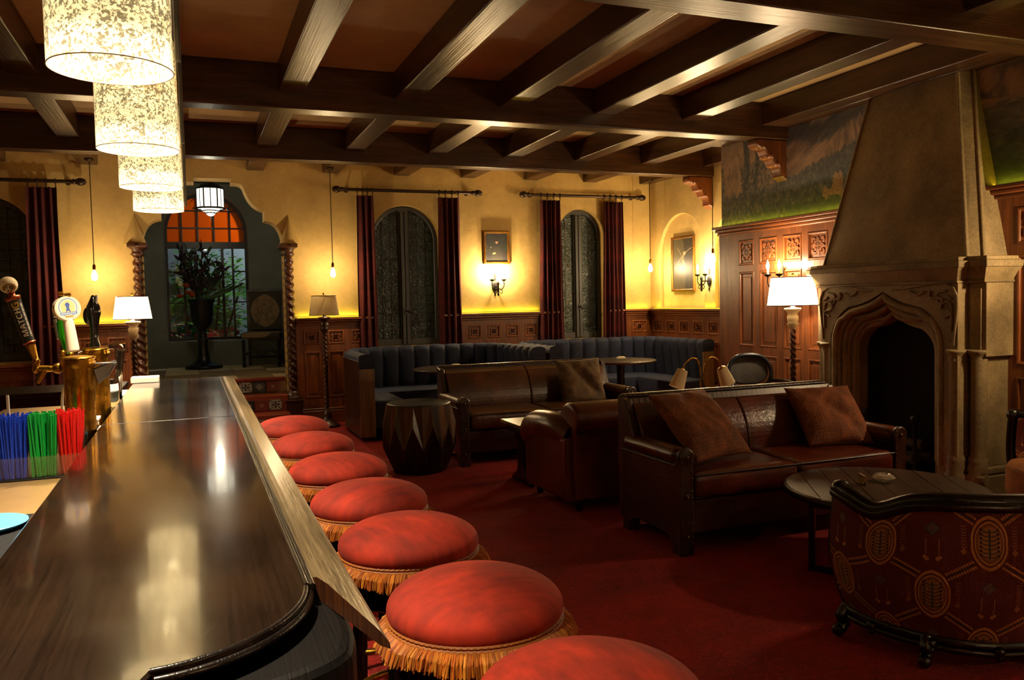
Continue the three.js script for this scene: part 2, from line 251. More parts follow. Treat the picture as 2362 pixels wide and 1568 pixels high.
// back wall, its windows and the arch
const archC = .29;
const archHalf = [[.50 + .30, 2.20], [.79, 2.34], [.745, 2.47], [.66, 2.535], [.575, 2.535], [.575, 2.66], [.50, 2.70], [.42, 2.77], [.355, 2.88], [.31, 2.975], [.22, 2.975], [.22, 3.03]];
const wins = [[-2.06, .46], [2.64, .46], [5.18, .36]], winTop = 2.76, winBot = .93;
function archPath(cx, hw, y0, top) { const s = new THREE.Shape(); s.moveTo(cx - hw, y0); s.lineTo(cx + hw, y0); s.lineTo(cx + hw, top - hw); s.absarc(cx, top - hw, hw, 0, PI, false); s.lineTo(cx - hw, y0); return s; }
const wallB = struct('wall_back', 'yellow plaster wall with arched windows and a lobed archway');
{
  const s = shapeOf([[-3.4, 0], [XA, 0], [XA, HC], [-3.4, HC]]);
  for (const [c, hw] of wins) s.holes.push(archPath(c, hw, winBot, winTop));
  const pts = [[archC - .8, 0], [archC + .8, 0], ...archHalf.map(([x, y]) => [archC + x, y]), ...archHalf.slice().reverse().map(([x, y]) => [archC - x, y])];
  const hole = new THREE.Path(); hole.moveTo(...pts[0]); hole.lineTo(...pts[1]); hole.lineTo(archC + .8, 2.2); hole.quadraticCurveTo(archC + .79, 2.53, archC + .585, 2.535); hole.lineTo(archC + .585, 2.66); hole.bezierCurveTo(archC + .44, 2.70, archC + .40, 2.80, archC + .36, 2.90); hole.bezierCurveTo(archC + .34, 2.98, archC + .30, 2.98, archC + .21, 2.98); hole.lineTo(archC + .21, 3.03); hole.lineTo(archC - .21, 3.03); hole.lineTo(archC - .21, 2.98); hole.bezierCurveTo(archC - .30, 2.98, archC - .34, 2.98, archC - .36, 2.90); hole.bezierCurveTo(archC - .40, 2.80, archC - .44, 2.70, archC - .585, 2.66); hole.lineTo(archC - .585, 2.535); hole.quadraticCurveTo(archC - .79, 2.53, archC - .8, 2.2); hole.closePath();
  s.holes.push(hole);
  mesh('plaster', extr(s, .3, 0, 1, 24).translate(0, 0, ZB - .3), M.plaster, wallB);
  const w = part('panelling', wallB, [0, 0, ZB]);
  const rows = [[.99, 1.17, true], [.32, .91, false]];
  const seg = (x0, x1, n) => { const g = panelling(wallB, x0, x1, WH, evenCols(x0, x1, n, .085), rows, M.panel); g.position.z = ZB; };
  wallB.remove(w);
  seg(-3.35, -2.52, 2); seg(-1.6, -.62, 3); seg(1.2, 2.18, 3); seg(3.1, 4.82, 6); seg(5.54, XA, 2);
  for (const [c, hw] of wins) { const g = panelling(wallB, c - hw, c + hw, .9, evenCols(c - hw, c + hw, 2, .09), [[.3, .72, false]], M.panel); g.position.z = ZB; }
  // spiral columns that carry the arch
  for (const sx of [-1, 1]) for (const dz of [0, 1]) {
    const p = part('twisted_column', wallB, [archC + sx * (.85), 0, ZB + .04 - dz * .2]);
    mesh('shaft', merge([twisted(.058, .42, 2.12, 9, 2, .42, 20, 180)]), M.panelDark, p);
    mesh('capital', merge([lathe([[.05, 2.1], [.075, 2.12], [.06, 2.14], [.06, 2.17], [.1, 2.21], [.105, 2.235], [0, 2.235]], 20), box(.21, .05, .2, 0, 2.2, 0, .01)]), M.panelDark, p);
    mesh('pedestal', merge([box(.2, .3, .2, 0, 0, 0, .01), box(.24, .03, .24, 0, .3, 0, .01), lathe([[.105, .33], [.11, .355], [.075, .375], [.085, .40], [.055, .43]], 20)]), M.panelDark, p);
  }
  for (const sx of [-1, 1]) { const g = uvm(new THREE.ConeGeometry(.125, .36, 20, 1).scale(1, 1, .9)).translate(archC + sx * .87, 2.235 + .18, ZB + .01); mesh('corbel', g, M.plaster, wallB); }
}
// casement windows: frame, stiles, leaded panes, handle
wins.forEach(([c, hw], wi) => {
  const w = struct('window_' + (wi + 1), ['arched leaded casement window behind the beer taps', 'broad arched leaded casement window behind the curved bench', 'narrow arched leaded casement window next to the alcove corner'][wi]); w.name = 'window_' + (wi + 1); w.position.set(c, 0, ZB - .17);
  const o = archPath(0, hw, winBot, winTop), sw = .055, st = .07;
  for (const s of [-1, 1]) {
    const h = new THREE.Path(), xo = s * (hw - sw), xi = s * st, rr = hw - sw, cy = winTop - hw;
    h.moveTo(xi, winBot + .09); h.lineTo(xo, winBot + .09); h.lineTo(xo, cy);
    for (let k = 1; k <= 12; k++) { const a = k / 12 * Math.acos(st / rr); h.lineTo(s * rr * Math.cos(a), cy + rr * Math.sin(a)); }
    h.closePath(); o.holes.push(h);
  }
  mesh('frame', extr(o, .07, .008, 1, 20).translate(0, 0, -.02), M.frameDark, w);
  mesh('meeting_stile', merge([box(.045, winTop - winBot - .1, .03, -.028, winBot + .02, .065, .006), box(.045, winTop - winBot - .1, .024, .028, winBot + .02, .06, .006)]), M.frameDark, w);
  const r = rng(40 + wi), nx = wi === 2 ? 2 : 3, ny = 15, x0 = .06, pw = (hw - .045 - x0) / nx, ph = (winTop - winBot - .06) / ny, came = [];
  for (const s of [-1, 1]) {
    for (let i = 0; i < nx; i++) for (let j = 0; j < ny; j++) {
      const px = s * (x0 + (i + .5) * pw), py = winBot + .07 + (j + .5) * ph; if (py > winTop - hw && Math.hypot(Math.abs(px) - pw * .4, py - ph * .4 - (winTop - hw)) > hw - .02) continue;
      const g = uvm(new THREE.BoxGeometry(pw - .008, ph - .008, .006), 'y', [r() * 4, r() * 4]).rotateX((r() - .5) * .05).rotateY((r() - .5) * .05).translate(px, py, .012);
      mesh('pane', g, M.leaded, w);
    }
    for (let j = 0; j <= ny; j++) { const y = winBot + .07 + j * ph, half = y > winTop - hw ? Math.sqrt(Math.max(0, (hw - .02) ** 2 - (y - winTop + hw) ** 2)) : hw - .02; if (half > x0 + .03) came.push(box(half - x0, .008, .014, s * (x0 + half) / 2, y - .004, .012)); }
    for (let i = 0; i <= nx; i++) { const x = Math.min(x0 + i * pw, hw - .05), top = winTop - hw + Math.sqrt(Math.max(0, (hw - .03) ** 2 - x * x)); came.push(box(.008, top - winBot - .07, .014, s * x, winBot + .07, .012)); }
  }
  mesh('lead_came', merge(came), M.iron, w);
  mesh('handle', merge([box(.03, .1, .012, 0, 1.33, .086, .005), rod([0, 1.39, .085], [0, 1.39, .125], .008), rod([-.005, 1.39, .125], [.085, 1.365, .125], .011), ball(.014, .085, 1.365, .125, 10)]), M.black, w);
});
// alcove wall with blind arches, right wall with panelling
const wallA = struct('wall_alcove', 'yellow plaster alcove wall with shallow blind arches'); wallA.position.set(XA, 0, 0); wallA.rotation.y = -PI / 2;
{
  const s = shapeOf([[ZB - .3, 0], [-7.6, 0], [-7.6, HC], [ZB - .3, HC]]);
  for (const c of [-9.69, -8.36]) s.holes.push(archPath(c, .55, WH - .02, 2.63));
  mesh('plaster', extr(s, .06, .012, 2, 24).translate(0, 0, -.06), M.plaster, wallA);
  mesh('niche_back', boxAB([ZB - .3, 0, -.3], [-7.6, HC, -.06]), M.plaster, wallA);
  panelling(wallA, ZB + .03, -7.7, WH, evenCols(ZB + .03, -7.7, 8, .085), [[.99, 1.17, true], [.32, .91, false]], M.panel);
}
const wallR = struct('wall_right', 'carved wood panelled wall beside the chimney piece'); wallR.position.set(XR, 0, 0); wallR.rotation.y = -PI / 2;
{
  mesh('plaster', boxAB([-7.7, 0, -.72], [3.2, HC, 0]), M.plaster, wallR);
  const rows = [[1.815, 2.085, true], [.95, 1.745, false], [.26, .87, false]];
  panelling(wallR, -7.72, -5.7, 2.25, [[-7.62, -7.42], [-7.37, -7.115], [-7.025, -6.745], [-6.66, -6.39], [-6.31, -6.04], [-5.96, -5.74]].slice(1), rows, M.panel, 'panelling', .1);
  panelling(wallR, -4.35, 3.1, 2.25, Array.from({ length: 18 }, (_, i) => [-4.17 + i * .4, -3.87 + i * .4]), rows, M.panel, 'panelling', .1);
}
{ // walls out of sight
  const l = struct('wall_left', 'plaster wall behind the bar'); mesh('plaster', boxAB([-3.6, 0, -10.8], [-3.4, HC, 3.2]), M.plaster, l);
  const n = struct('wall_front', 'plaster wall behind the viewer'); mesh('plaster', boxAB([-3.6, 0, 3.2], [6.4, HC, 3.4]), M.plaster, n);
}
const backW = t => { t.position.set(0, 0, ZB); }, alcW = t => { t.position.set(XA, 0, 0); t.rotation.y = -PI / 2; }, rightW = t => { t.position.set(XR, 0, 0); t.rotation.y = -PI / 2; };
ledStrip('yellow glowing strip on the panelling left of the spiral columns', -1.33, -.64, WH, backW);
ledStrip('yellow glowing strip on the panelling between spiral columns and curtain', 1.22, 2.0, WH, backW);
ledStrip('yellow glowing strip on the panelling under the small dark portrait', 3.36, 4.5, WH, backW);
ledStrip('yellow glowing strip on the panelling in the alcove corner', 5.82, 6.25, WH, backW);
ledStrip('yellow glowing strip on the panelling under the gilt framed figure painting', -10.35, -7.75, WH, alcW);
ledStrip('yellow glowing strip on the cornice left of the chimney hood', -7.68, -5.8, 2.25, rightW, 26);
ledStrip('yellow glowing strip on the cornice right of the chimney hood', -4.5, 0, 2.25, rightW, 26);

// vestibule behind the arch: raised floor, steps, grey walls, window
const ZV = -13.2, HP = .6;
{
  const fl = struct('floor_vestibule', 'worn stone landing floor behind the archway');
  const r = rng(3); for (let i = 0; i < 5; i++) for (let j = 0; j < 5; j++) mesh('flagstone', box(.436, .6, .5, archC - .88 + i * .44, -.002 * r(), -10.94 - j * .505, .004, 'x'), r() < .5 ? M.stone : M.cream, fl);
  const st = struct('stair', 'two red steps faced with patterned tiles under the archway');
  const draw = k => canvasTex(128, 128, (c, w) => {
    const ink = ['#2c2622', '#8f8a7c', '#6f2a18'][k], bg = ['#8f8a7c', '#1c2422', '#6d3024'][k], d = ['#2c2622', '#a8a498', '#2a2420'][k];
    c.fillStyle = bg; c.fillRect(0, 0, w, w); c.fillStyle = d; c.strokeStyle = d; c.lineWidth = 5;
    if (k === 0) { for (let i = 0; i < 4; i++) { c.save(); c.translate(64, 64); c.rotate(i * PI / 2); c.beginPath(); c.moveTo(0, 0); c.lineTo(-13, -26); c.lineTo(0, -48); c.lineTo(13, -26); c.fill(); c.beginPath(); c.moveTo(38, -60); c.lineTo(62, -36); c.lineTo(60, -60); c.fill(); c.beginPath(); c.arc(34, -34, 8, 0, 7); c.fill(); c.restore(); } }
    if (k === 1) { c.beginPath(); c.moveTo(64, 26); c.lineTo(100, 64); c.lineTo(64, 102); c.lineTo(28, 64); c.closePath(); c.stroke(); for (let i = 0; i < 4; i++) { c.beginPath(); c.arc(64 + 14 * Math.cos(i * PI / 2), 64 + 14 * Math.sin(i * PI / 2), 7, 0, 7); c.fill(); } }
    if (k === 2) { c.beginPath(); for (let i = 0; i < 6; i++) c.lineTo(64 + 42 * Math.cos(i * PI / 3 + .5), 64 + 42 * Math.sin(i * PI / 3 + .5)); c.closePath(); c.stroke(); c.lineWidth = 4; c.strokeStyle = '#8f8a80'; for (let i = 0; i < 6; i++) { c.beginPath(); c.moveTo(64, 64); c.lineTo(64 + 30 * Math.cos(i * PI / 3), 64 + 30 * Math.sin(i * PI / 3)); c.stroke(); } }
  });
  const tm = [0, 1, 2].map(k => new THREE.MeshStandardMaterial({ map: draw(k), roughness: .35 }));
  for (let s = 0; s < 3; s++) {
    const z = -10.66 + s * .3, top = HP - s * .2, tread = part('step', st, [0, 0, z]);
    if (s) mesh('tread', box(1.56, top - .0, .3, archC, 0, -.15, .012, 'x'), M.tile, tread); else mesh('tread', box(1.56, .05, .06, archC, top - .05, -.0, .02, 'x'), M.tile, tread);
    for (let i = 0; i < 9; i++) mesh('tile', new THREE.BoxGeometry(.152, .125, .012).translate(archC - .68 + i * .163, top - .115, s ? .004 : .02), tm[(i + s * 1) % 3], tread);
  }
  const v = struct('wall_vestibule', 'grey plaster walls of the landing behind the archway');
  mesh('side_wall', boxAB([archC - 1.26, 0, -10.8], [archC - 1.06, HC, ZV]), M.grey, v); mesh('side_wall', boxAB([archC + 1.06, 0, -10.8], [archC + 1.26, HC, ZV]), M.grey, v);
  mesh('vault', boxAB([archC - 1.3, HC, -10.7], [archC + 1.3, HC + .15, ZV - .3]), M.grey, v);
  const cx = .25, hw = .585, s = shapeOf([[archC - 1.3, 0], [archC + 1.3, 0], [archC + 1.3, HC], [archC - 1.3, HC]]); s.holes.push(archPath(cx, hw, .99, 3.0 + .2));
  mesh('end_wall', extr(s, .3, .03, 2, 24).translate(0, 0, ZV - .3), M.grey, v);
  const w = struct('window_4', 'steel garden window with an orange fanlight'); w.name = 'window_4'; w.position.set(cx, 0, ZV - .2);
  const bars = [], top = 3.2, tr = 2.40, F = .035;
  const ring = archPath(0, hw, .99, top); ring.holes.push(archPath(0, hw - .035, .99 + .04, top - .035)); bars.push(extr(ring, .06, 0, 1, 24));
  bars.push(box(2 * hw, .1, .07, 0, tr - .02, .03));
  for (const x of [-.345, -.115, .115, .345]) bars.push(box(.018, (x > .2 || x < -.2 ? 2.62 : 3.16) - tr + (Math.abs(x) > .2 ? .42 : 0), .04, x, tr, .03));
  for (const y of [2.68, 2.94]) { const h2 = Math.sqrt(hw * hw - Math.max(0, y - (top - hw)) ** 2); bars.push(box(2 * h2 - .02, .018, .04, 0, y, .03)); }
  for (const x of [-.33, -.17, .22, .37]) bars.push(box(x === .22 || x === -.17 ? .04 : .03, tr - 1, .05, x, 1, .03));
  for (const x of [-.45, .47]) bars.push(box(.2, .02, .04, x, 2.02, .03), box(.2, .02, .04, x, 1.55, .03));
  mesh('frame', merge(bars), M.black, w);
  const amber = new THREE.MeshPhysicalMaterial({ color: 0xff9c1c, transmission: .95, roughness: 1, thickness: 0 });
  for (const [ya, yb] of [[2.48, 2.68], [2.69, 2.94], [2.95, 3.17]]) for (let i = -2; i <= 2; i++) {
    const xa = i * .23 - .106, xb = i * .23 + .106, lim = Math.sqrt(Math.max(0, (hw - .02) ** 2 - Math.max(0, yb - (top - hw)) ** 2)), xl = clamp(xa, -lim, lim), xr = clamp(xb, -lim, lim), lo = Math.sqrt(Math.max(0, (hw - .02) ** 2 - Math.max(0, ya - (top - hw)) ** 2));
    const a0 = clamp(xa, -lo, lo), b0 = clamp(xb, -lo, lo); if (b0 - a0 < .02) continue;
    mesh('fan_pane', extr(shapeOf([[a0, ya], [b0, ya], [Math.max(xr, a0 + .005), yb], [Math.min(xl, b0 - .005), yb]]), .004).translate(0, 0, .028), amber, w);
  }
  for (const [a, b] of [[-.55, -.345], [-.315, -.19], [-.15, .2], [.24, .355], [.385, .55]]) mesh('pane', box(b - a, tr - 1.06, .004, (a + b) / 2, 1.03, .03), M.glass, w);
}
// ---------------------------------------------------------------- chimney piece on the right wall (local x = world z, z = out of the wall)
const fp = thing('fireplace', 'carved stone fireplace with pointed arch and tall tapering hood', 'fireplace', [XR, 0, -5.03], -PI / 2);
{
  const W = .69, D = .40, H0 = 1.55, ax = .44, sy = 1.06, ap = 1.33;          // half width, projection, top of the arch block
  const arch = (hw, spring, apex, n = 10) => { const p = []; const r = hw * .62; for (let i = 0; i <= n; i++) { const a = i / n * PI * .36; p.push([hw - r + r * Math.cos(a), spring + r * Math.sin(a) * .95]); } const L = p[p.length - 1]; for (let i = 1; i <= 5; i++) { const t = i / 5; p.push([L[0] * (1 - t), L[1] + (apex - L[1]) * t - .02 * Math.sin(t * PI)]); } return p; };
  const full = (hw, spring, apex, y0) => { const p = arch(hw, spring, apex); return [[hw, y0], ...p, ...p.slice(0, -1).reverse().map(([x, y]) => [-x, y]), [-hw, y0]]; };
  const blk = shapeOf([[W, 0], [W, H0], [-W, H0], [-W, 0], ...full(.575, 1.07, 1.50, 0).reverse()]);
  mesh('surround', extr(blk, .13).translate(0, 0, D - .13), M.stone, fp);
  // stepped mouldings of the arch, each one deeper than the last
  const bands = [[.575, 1.50, .075, D - .02, .050], [.51, 1.435, .07, D - .07, .045], [.45, 1.37, .065, D - .12, .04]];
  for (const [hw, apx, wd, z, r] of bands) {
    const p = full(hw, 1.07 - (.575 - hw) * .4, apx, .2), o = shapeOf([...full(hw + .01, 1.07 - (.575 - hw) * .4, apx + .012, 0), ...full(hw - wd, 1.05 - (.575 - hw) * .4, apx - wd * 1.05, 0).reverse()]);
    const m = mesh('arch_moulding', merge([extr(o, .12, .02, 3).translate(0, 0, z - .12)]), M.stone, fp);
    const c = new THREE.CurvePath(); for (let i = 1; i < p.length; i++) c.add(new THREE.LineCurve3(V3(p[i - 1][0] - Math.sign(p[i - 1][0]) * wd * .45, p[i - 1][1] - (p[i - 1][1] > 1.3 ? wd * .45 : 0), z), V3(p[i][0] - Math.sign(p[i][0]) * wd * .45, p[i][1] - (p[i][1] > 1.3 ? wd * .45 : 0), z)));
    mesh('roll', uvm(new THREE.TubeGeometry(c, 90, r * .62, 8)), M.stone, m);
  }
  // firebox
  const fb = part('firebox', fp);
  mesh('back', boxAB([-W + .02, 0, .01], [W - .02, 1.45, .03]), M.soot, fb); for (const s of [-1, 1]) mesh('cheek', boxAB([s * (W - .02), 0, .01], [s * .41, 1.45, D - .2]), M.soot, fb); mesh('hearth_floor', boxAB([-W, 0, .01], [W, .05, D]), M.soot, fb);
  const spr = (s) => { const l = [], T = (pts, r) => l.push(tube(pts.map(([x, y]) => [s * x, y, D + .004]), r, 14, 6)); T([[.66, 1.10], [.66, 1.515], [.10, 1.515]], .010); T([[.64, 1.20], [.635, 1.34], [.55, 1.36], [.56, 1.44], [.45, 1.45], [.46, 1.50]], .012); T([[.60, 1.50], [.52, 1.48], [.54, 1.40], [.62, 1.42], [.64, 1.33], [.58, 1.30]], .010); T([[.40, 1.495], [.34, 1.47], [.27, 1.50]], .010); T([[.645, 1.44], [.60, 1.46]], .012); return merge(l); };
  for (const s of [-1, 1]) mesh('spandrel_tracery', spr(s), M.stone, fp);
  // piers and colonnettes
  for (const s of [-1, 1]) {
    const p = part('pier', fp);
    const a = W, b = W + .15, lo = Math.min(s * a, s * b), hi = Math.max(s * a, s * b);
    mesh('pier_block', merge([boxAB([lo, 1.02, 0], [hi, H0, D - .1], .006), boxAB([lo + .04 * (s > 0 ? 0 : 1), .22, 0], [hi - .04 * (s > 0 ? 1 : 0), 1.02, D - .16], .006), boxAB([s > 0 ? lo + .03 : lo + .035, 1.06, D - .1], [s > 0 ? hi - .035 : hi - .03, H0 - .04, D - .088], .004)]), M.stone, p);
    mesh('base', merge([boxAB([lo - .04, 0, 0], [hi + .0, .16, D - .05], .012), boxAB([lo - .02, .16, 0], [hi - .01, .22, D - .08], .02)]), M.stone, p);
    for (const [x, z, r] of [[s * (W - .045), D - .045, .052], [s * (W + .075), D - .12, .052]]) mesh('colonnette', lathe([[r * 1.5, 0], [r * 1.5, .15], [r * 1.2, .17], [r * 1.35, .2], [r * 1.15, .25], [r * 1.3, .27], [r, .30], [r, .98], [r * 1.15, 1.0], [r, 1.01], [r * 1.2, 1.035], [r * 1.45, 1.05], [r * 1.45, 1.07], [0, 1.07]], 18).translate(x, 0, z), M.stone, p);
  }
  // cornice with returns
  const cor = (w, d, y, h) => box(2 * w, h, d, 0, y, d / 2, .008, 'x');
  const flare = (w, d, y0, y1, e) => { const p = [[-w, y0, d], [w, y0, d], [w + e, y1, d + e], [-w - e, y1, d + e]]; const g = new THREE.BufferGeometry(); const q = (a, b, c, dd) => [...a, ...b, ...c, ...a, ...c, ...dd]; g.setAttribute('position', new THREE.Float32BufferAttribute([...q(...p), ...q([w, y0, d], [w, y0, 0], [w + e, y1, 0], [w + e, y1, d + e]), ...q([-w, y0, 0], [-w, y0, d], [-w - e, y1, d + e], [-w - e, y1, 0])], 3)); g.computeVertexNormals(); return uvm(g); };
  mesh('cornice', merge([cor(W + .16, D - .07, H0, .02), cor(W + .01, D + .02, H0, .02), flare(W + .15, D - .08, H0 + .02, H0 + .11, .055), flare(W, D + .01, H0 + .02, H0 + .11, .055), cor(W + .215, D - .02, H0 + .11, .05), cor(W + .065, D + .07, H0 + .11, .05), cor(W + .19, D - .05, H0 + .16, .03), cor(W + .03, D + .03, H0 + .16, .03)]), M.stone, fp);
  // hood: a tapering block with chamfered corners
  const y0 = H0 + .19, y1 = HJ + .02, lv = (t, out) => { const w = mix(W + .1, .50, t) + out, d = mix(D - .06, .10, t) + out, c = .075; return [[-w, 0], [-w, d - c], [-w + c, d], [w - c, d], [w, d - c], [w, 0]].map(([x, z]) => [x, mix(y0, y1, t), z]); };
  const A = lv(0, 0), B = lv(1, 0), pos = []; for (let i = 0; i < 5; i++) pos.push(...A[i], ...A[i + 1], ...B[i + 1], ...A[i], ...B[i + 1], ...B[i]);
  for (let i = 1; i < 5; i++) pos.push(...B[0], ...B[i], ...B[i + 1]);
  const hg = new THREE.BufferGeometry(); hg.setAttribute('position', new THREE.Float32BufferAttribute(pos, 3)); hg.computeVertexNormals();
  mesh('hood', uvm(hg), M.stone, fp);
  for (const i of [1, 2, 3, 4]) mesh('hood_rib', rod(A[i], B[i], .014, 6), M.stone, fp);
}
{ // grate and logs in the dark opening
  const g = thing('fire_grate', 'black iron grate standing in the dark fireplace opening', 'grate', [XR - .2, .05, -5.03]);
  for (const s of [-1, 1]) mesh('andiron', merge([rod([.03, 0, s * .25], [-.14, .06, s * .25], .012), rod([-.13, 0, s * .25], [-.13, .42, s * .25], .014), ball(.035, -.13, .45, s * .25, 12), rod([.05, .06, s * .25], [-.13, .06, s * .25], .012)]), M.iron, g);
  mesh('bars', merge([0, 1, 2].map(i => rod([-.12, .1 + i * .07, -.24], [-.12, .1 + i * .07, .24], .008))), M.iron, g);
  const bark = wood(0x6b5a44, .9);
  for (const [x, y, z, a, l] of [[.06, .13, 0, .08, .46], [-.06, .13, .0, -.06, .42], [.0, .225, .0, .1, .4]]) tag(mesh('fire_log', uvm(new THREE.CylinderGeometry(.045, .05, l, 10).rotateX(PI / 2).rotateY(a)).translate(XR - .2 + x, .05 + y, -5.03 + z), bark), 'split log lying on the iron grate', 'log', 'logs on the grate');
}
// murals above the panelling
function paintMural(c, w, h, seed, mirror) {
  const r = rng(seed), rg = (a, b) => a + r() * (b - a), pick = l => l[(r() * l.length) | 0];
  c.save(); if (mirror) { c.translate(w, 0); c.scale(-1, 1); }
  const dab = (x, y, a, b, t, col, al) => { c.globalAlpha = al; c.fillStyle = col; c.beginPath(); c.ellipse(x, y, a, b, t, 0, 7); c.fill(); c.globalAlpha = 1; };
  c.fillStyle = '#86705a'; c.fillRect(0, 0, w, h);
  for (let i = 0; i < 900; i++) dab(rg(0, w), rg(0, h * .62), rg(14, 80), rg(3, 14), rg(-.7, -.1), pick(['#a07c5c', '#b8926c', '#c8a078', '#8e7460', '#7a6658', '#6a5c54']), .22);
  for (let i = 0; i < 500; i++) { const x = rg(.3, 1) * w; dab(x, rg(0, h * .2) + .05 * h * Math.sin(x * .02), rg(10, 50), rg(4, 14), rg(-.8, 0), pick(['#4a4844', '#3c3e40', '#585048']), .25); }
  for (let i = 0; i < 240; i++) { const t = r(); dab(w * mix(.72, .98, t) + rg(-12, 12), h * mix(.42, .06, t) + rg(-20, 60) * (1 - t), rg(4, 10), rg(18, 50), rg(-.3, .1), pick(['#b88e68', '#c69c74', '#8a6c54', '#5a4c44']), .25); }
  const hill = (t, y0, y1, a) => h * (y0 + (y1 - y0) * sstep(.3, 1, t) + a * (fbm(t, .3, 7, 3, 4) - .5));
  for (const [y0, y1, a, base, cols, n, sz] of [[.62, .34, .08, '#5c5a54', ['#484a4c', '#545450', '#6c665a', '#3c4042', '#7c7462'], 1500, 12], [.74, .58, .16, '#484c4a', ['#343a3c', '#3e4442', '#565648', '#2a3032', '#66604c', '#74705c'], 1900, 13], [.90, .86, .10, '#3c443c', ['#2c3634', '#343e38', '#464a38', '#242c2c', '#50503a'], 1300, 12]]) {
    c.fillStyle = base; c.beginPath(); c.moveTo(0, h); for (let i = 0; i <= 120; i++) c.lineTo(i / 120 * w, hill(i / 120, y0, y1, a)); c.lineTo(w, h); c.fill();
    for (let i = 0; i < n; i++) { const t = r(), top = hill(t, y0, y1, a), q = Math.pow(r(), 1.6); dab(t * w, top - 6 + q * (h - top), rg(3, sz), rg(2, sz * .75), rg(0, 3), pick(cols), .38); }
  }
  // ruined castle on a knoll
  const X = w * .70, Y = h * .87; c.fillStyle = '#9a7654'; c.beginPath(); for (const [a, b] of [[0, 0], [0, -.12], [.012, -.15], [.022, -.11], [.04, -.10], [.052, -.12], [.058, -.21], [.07, -.27], [.085, -.25], [.1, -.28], [.11, -.2], [.112, 0]]) c.lineTo(X + a * w, Y + b * h); c.fill();
  for (let i = 0; i < 160; i++) { const a = rg(.0, .11), b = rg(0, a > .055 ? .24 : .10); dab(X + a * w, Y - b * h, rg(2, 7), rg(2, 6), r() * 3, pick(['#86664a', '#b08a62', '#74583e', '#a47e58']), .5); }
  for (let i = 0; i < 60; i++) dab(X + rg(-.02, .14) * w, Y + rg(-.02, .05) * h, rg(5, 16), rg(3, 8), 0, pick(['#3a4236', '#4c5038', '#2e3832']), .5);
  // tall trees with hanging foliage
  for (const [tx, tw] of [[.19, .035], [.265, .02]]) for (let i = 0; i < 420; i++) { const q = r(), x = (tx + .012 * Math.sin(q * 6) + rg(-.5, .5) * tw) * w; dab(x, q * h, rg(2, 6), rg(8, 30), rg(-.15, .15), pick(['#2c302e', '#383c38', '#464640', '#5a5448']), .5); }
  for (let i = 0; i < 1500; i++) { const t = Math.abs(rg(-.3, .3) + rg(-.2, .2)), yy = rg(.28, 1); dab(t * w, yy * h, rg(3, 14), rg(3, 11), r() * 3, pick(['#343c3e', '#3e4644', '#54564e', '#2a3234', '#685f50', '#7c6c58']), .4); }
  for (let i = 0; i < 260; i++) dab(rg(.02, .16) * w, rg(.1, .62) * h, rg(4, 16), rg(8, 26), rg(-.4, .4), pick(['#a07e60', '#8c7058', '#6c5a4c', '#b08c6a']), .35);
  c.restore();
}
for (const [x0, x1, seed, label, mir] of [[-7.7, -5.45, 11, 'painted landscape mural with castle ruin left of the chimney hood', false], [-4.72, 1.5, 23, 'dark painted mural right of the chimney hood', true]]) {
  const w = x1 - x0, h = HJ - 2.26 - .005, t = canvasTex(1024, Math.round(1024 * h / w) > 480 ? 480 : 360, (c, W, H) => paintMural(c, W, H, seed, mir));
  const g = new THREE.BoxGeometry(w, h, .006), m = new THREE.MeshStandardMaterial({ map: t, roughness: .7, bumpMap: plasterBump, bumpScale: .002 });
  const o = mesh('mural', g.translate(0, h / 2, 0), m); o.position.set(XR - .004, 2.26, (x0 + x1) / 2); o.rotation.y = -PI / 2; tag(o, label, 'mural');
}
// ---------------------------------------------------------------- curtains and their poles
const ZRod = ZB + .1;
[[-2.98, -1.12, 'turned curtain pole behind the beer taps'], [1.76, 3.6, 'turned curtain pole over the broad window'], [4.28, 6.1, 'turned curtain pole over the narrow window']].forEach(([a, b, l], i) => {
  const p = thing('curtain_pole', l, 'curtain pole', [(a + b) / 2, 2.93, ZRod], 0, 'curtain poles'), L = (b - a) / 2;
  mesh('pole', rod([-L, 0, 0], [L, 0, 0], .021, 12), M.rodMetal, p);
  for (const s of [-1, 1]) { mesh('finial', lathe([[0, -.075], [.03, -.06], [.043, -.03], [.045, 0], [.03, .03], [.024, .045], [.036, .055], [.024, .07], [.022, .10]], 16).rotateZ(-s * -PI / 2).translate(s * L, 0, 0), M.rodMetal, p); mesh('bracket', merge([rod([s * (L - .12), 0, 0], [s * (L - .12), 0, -.1], .012), lathe([[.03, 0], [.03, .015], [0, .015]], 12).rotateX(PI / 2).translate(s * (L - .12), 0, -.1)]), M.rodMetal, p); }
});
function curtain(x0, x1, label, bot, seed) {
  const c = thing('curtain', label, 'curtain', [(x0 + x1) / 2, 0, ZRod], 0, 'red curtains'), w = x1 - x0, n = Math.round(w / .075), top = 2.86;
  const fn = s => (u, v) => { const y = mix(bot, top, v), spread = mix(1.10, .94, sstep(0, 1, v)); const a = u * n * PI * 2 + seed; return [(u - .5) * w * spread + .006 * Math.sin(a * .5 + y * 2), y, .032 * Math.cos(a) * (1 + .25 * Math.sin(u * 9 + seed)) + .008 * Math.sin(3 * y + u * 7) + s * .004]; };
  mesh('drape', merge([uvm(gridSurf(n * 8, 14, fn(1)), 'y'), uvm(gridSurf(n * 8, 14, (u, v) => fn(-1)(1 - u, v)), 'y')]), M.curtain, c);
  for (let i = 0; i < 4; i++) { const x = (-.42 + i * .28) * w; mesh('ring', merge([uvm(new THREE.TorusGeometry(.032, .0055, 6, 16).rotateY(PI / 2)).translate(x, 2.925, 0), rod([x, 2.895, 0], [x, 2.855, 0], .005, 6)]), M.rodMetal, c); }
}
curtain(-1.655, -1.33, 'red velvet curtain hanging behind the beer taps', .02, 0);
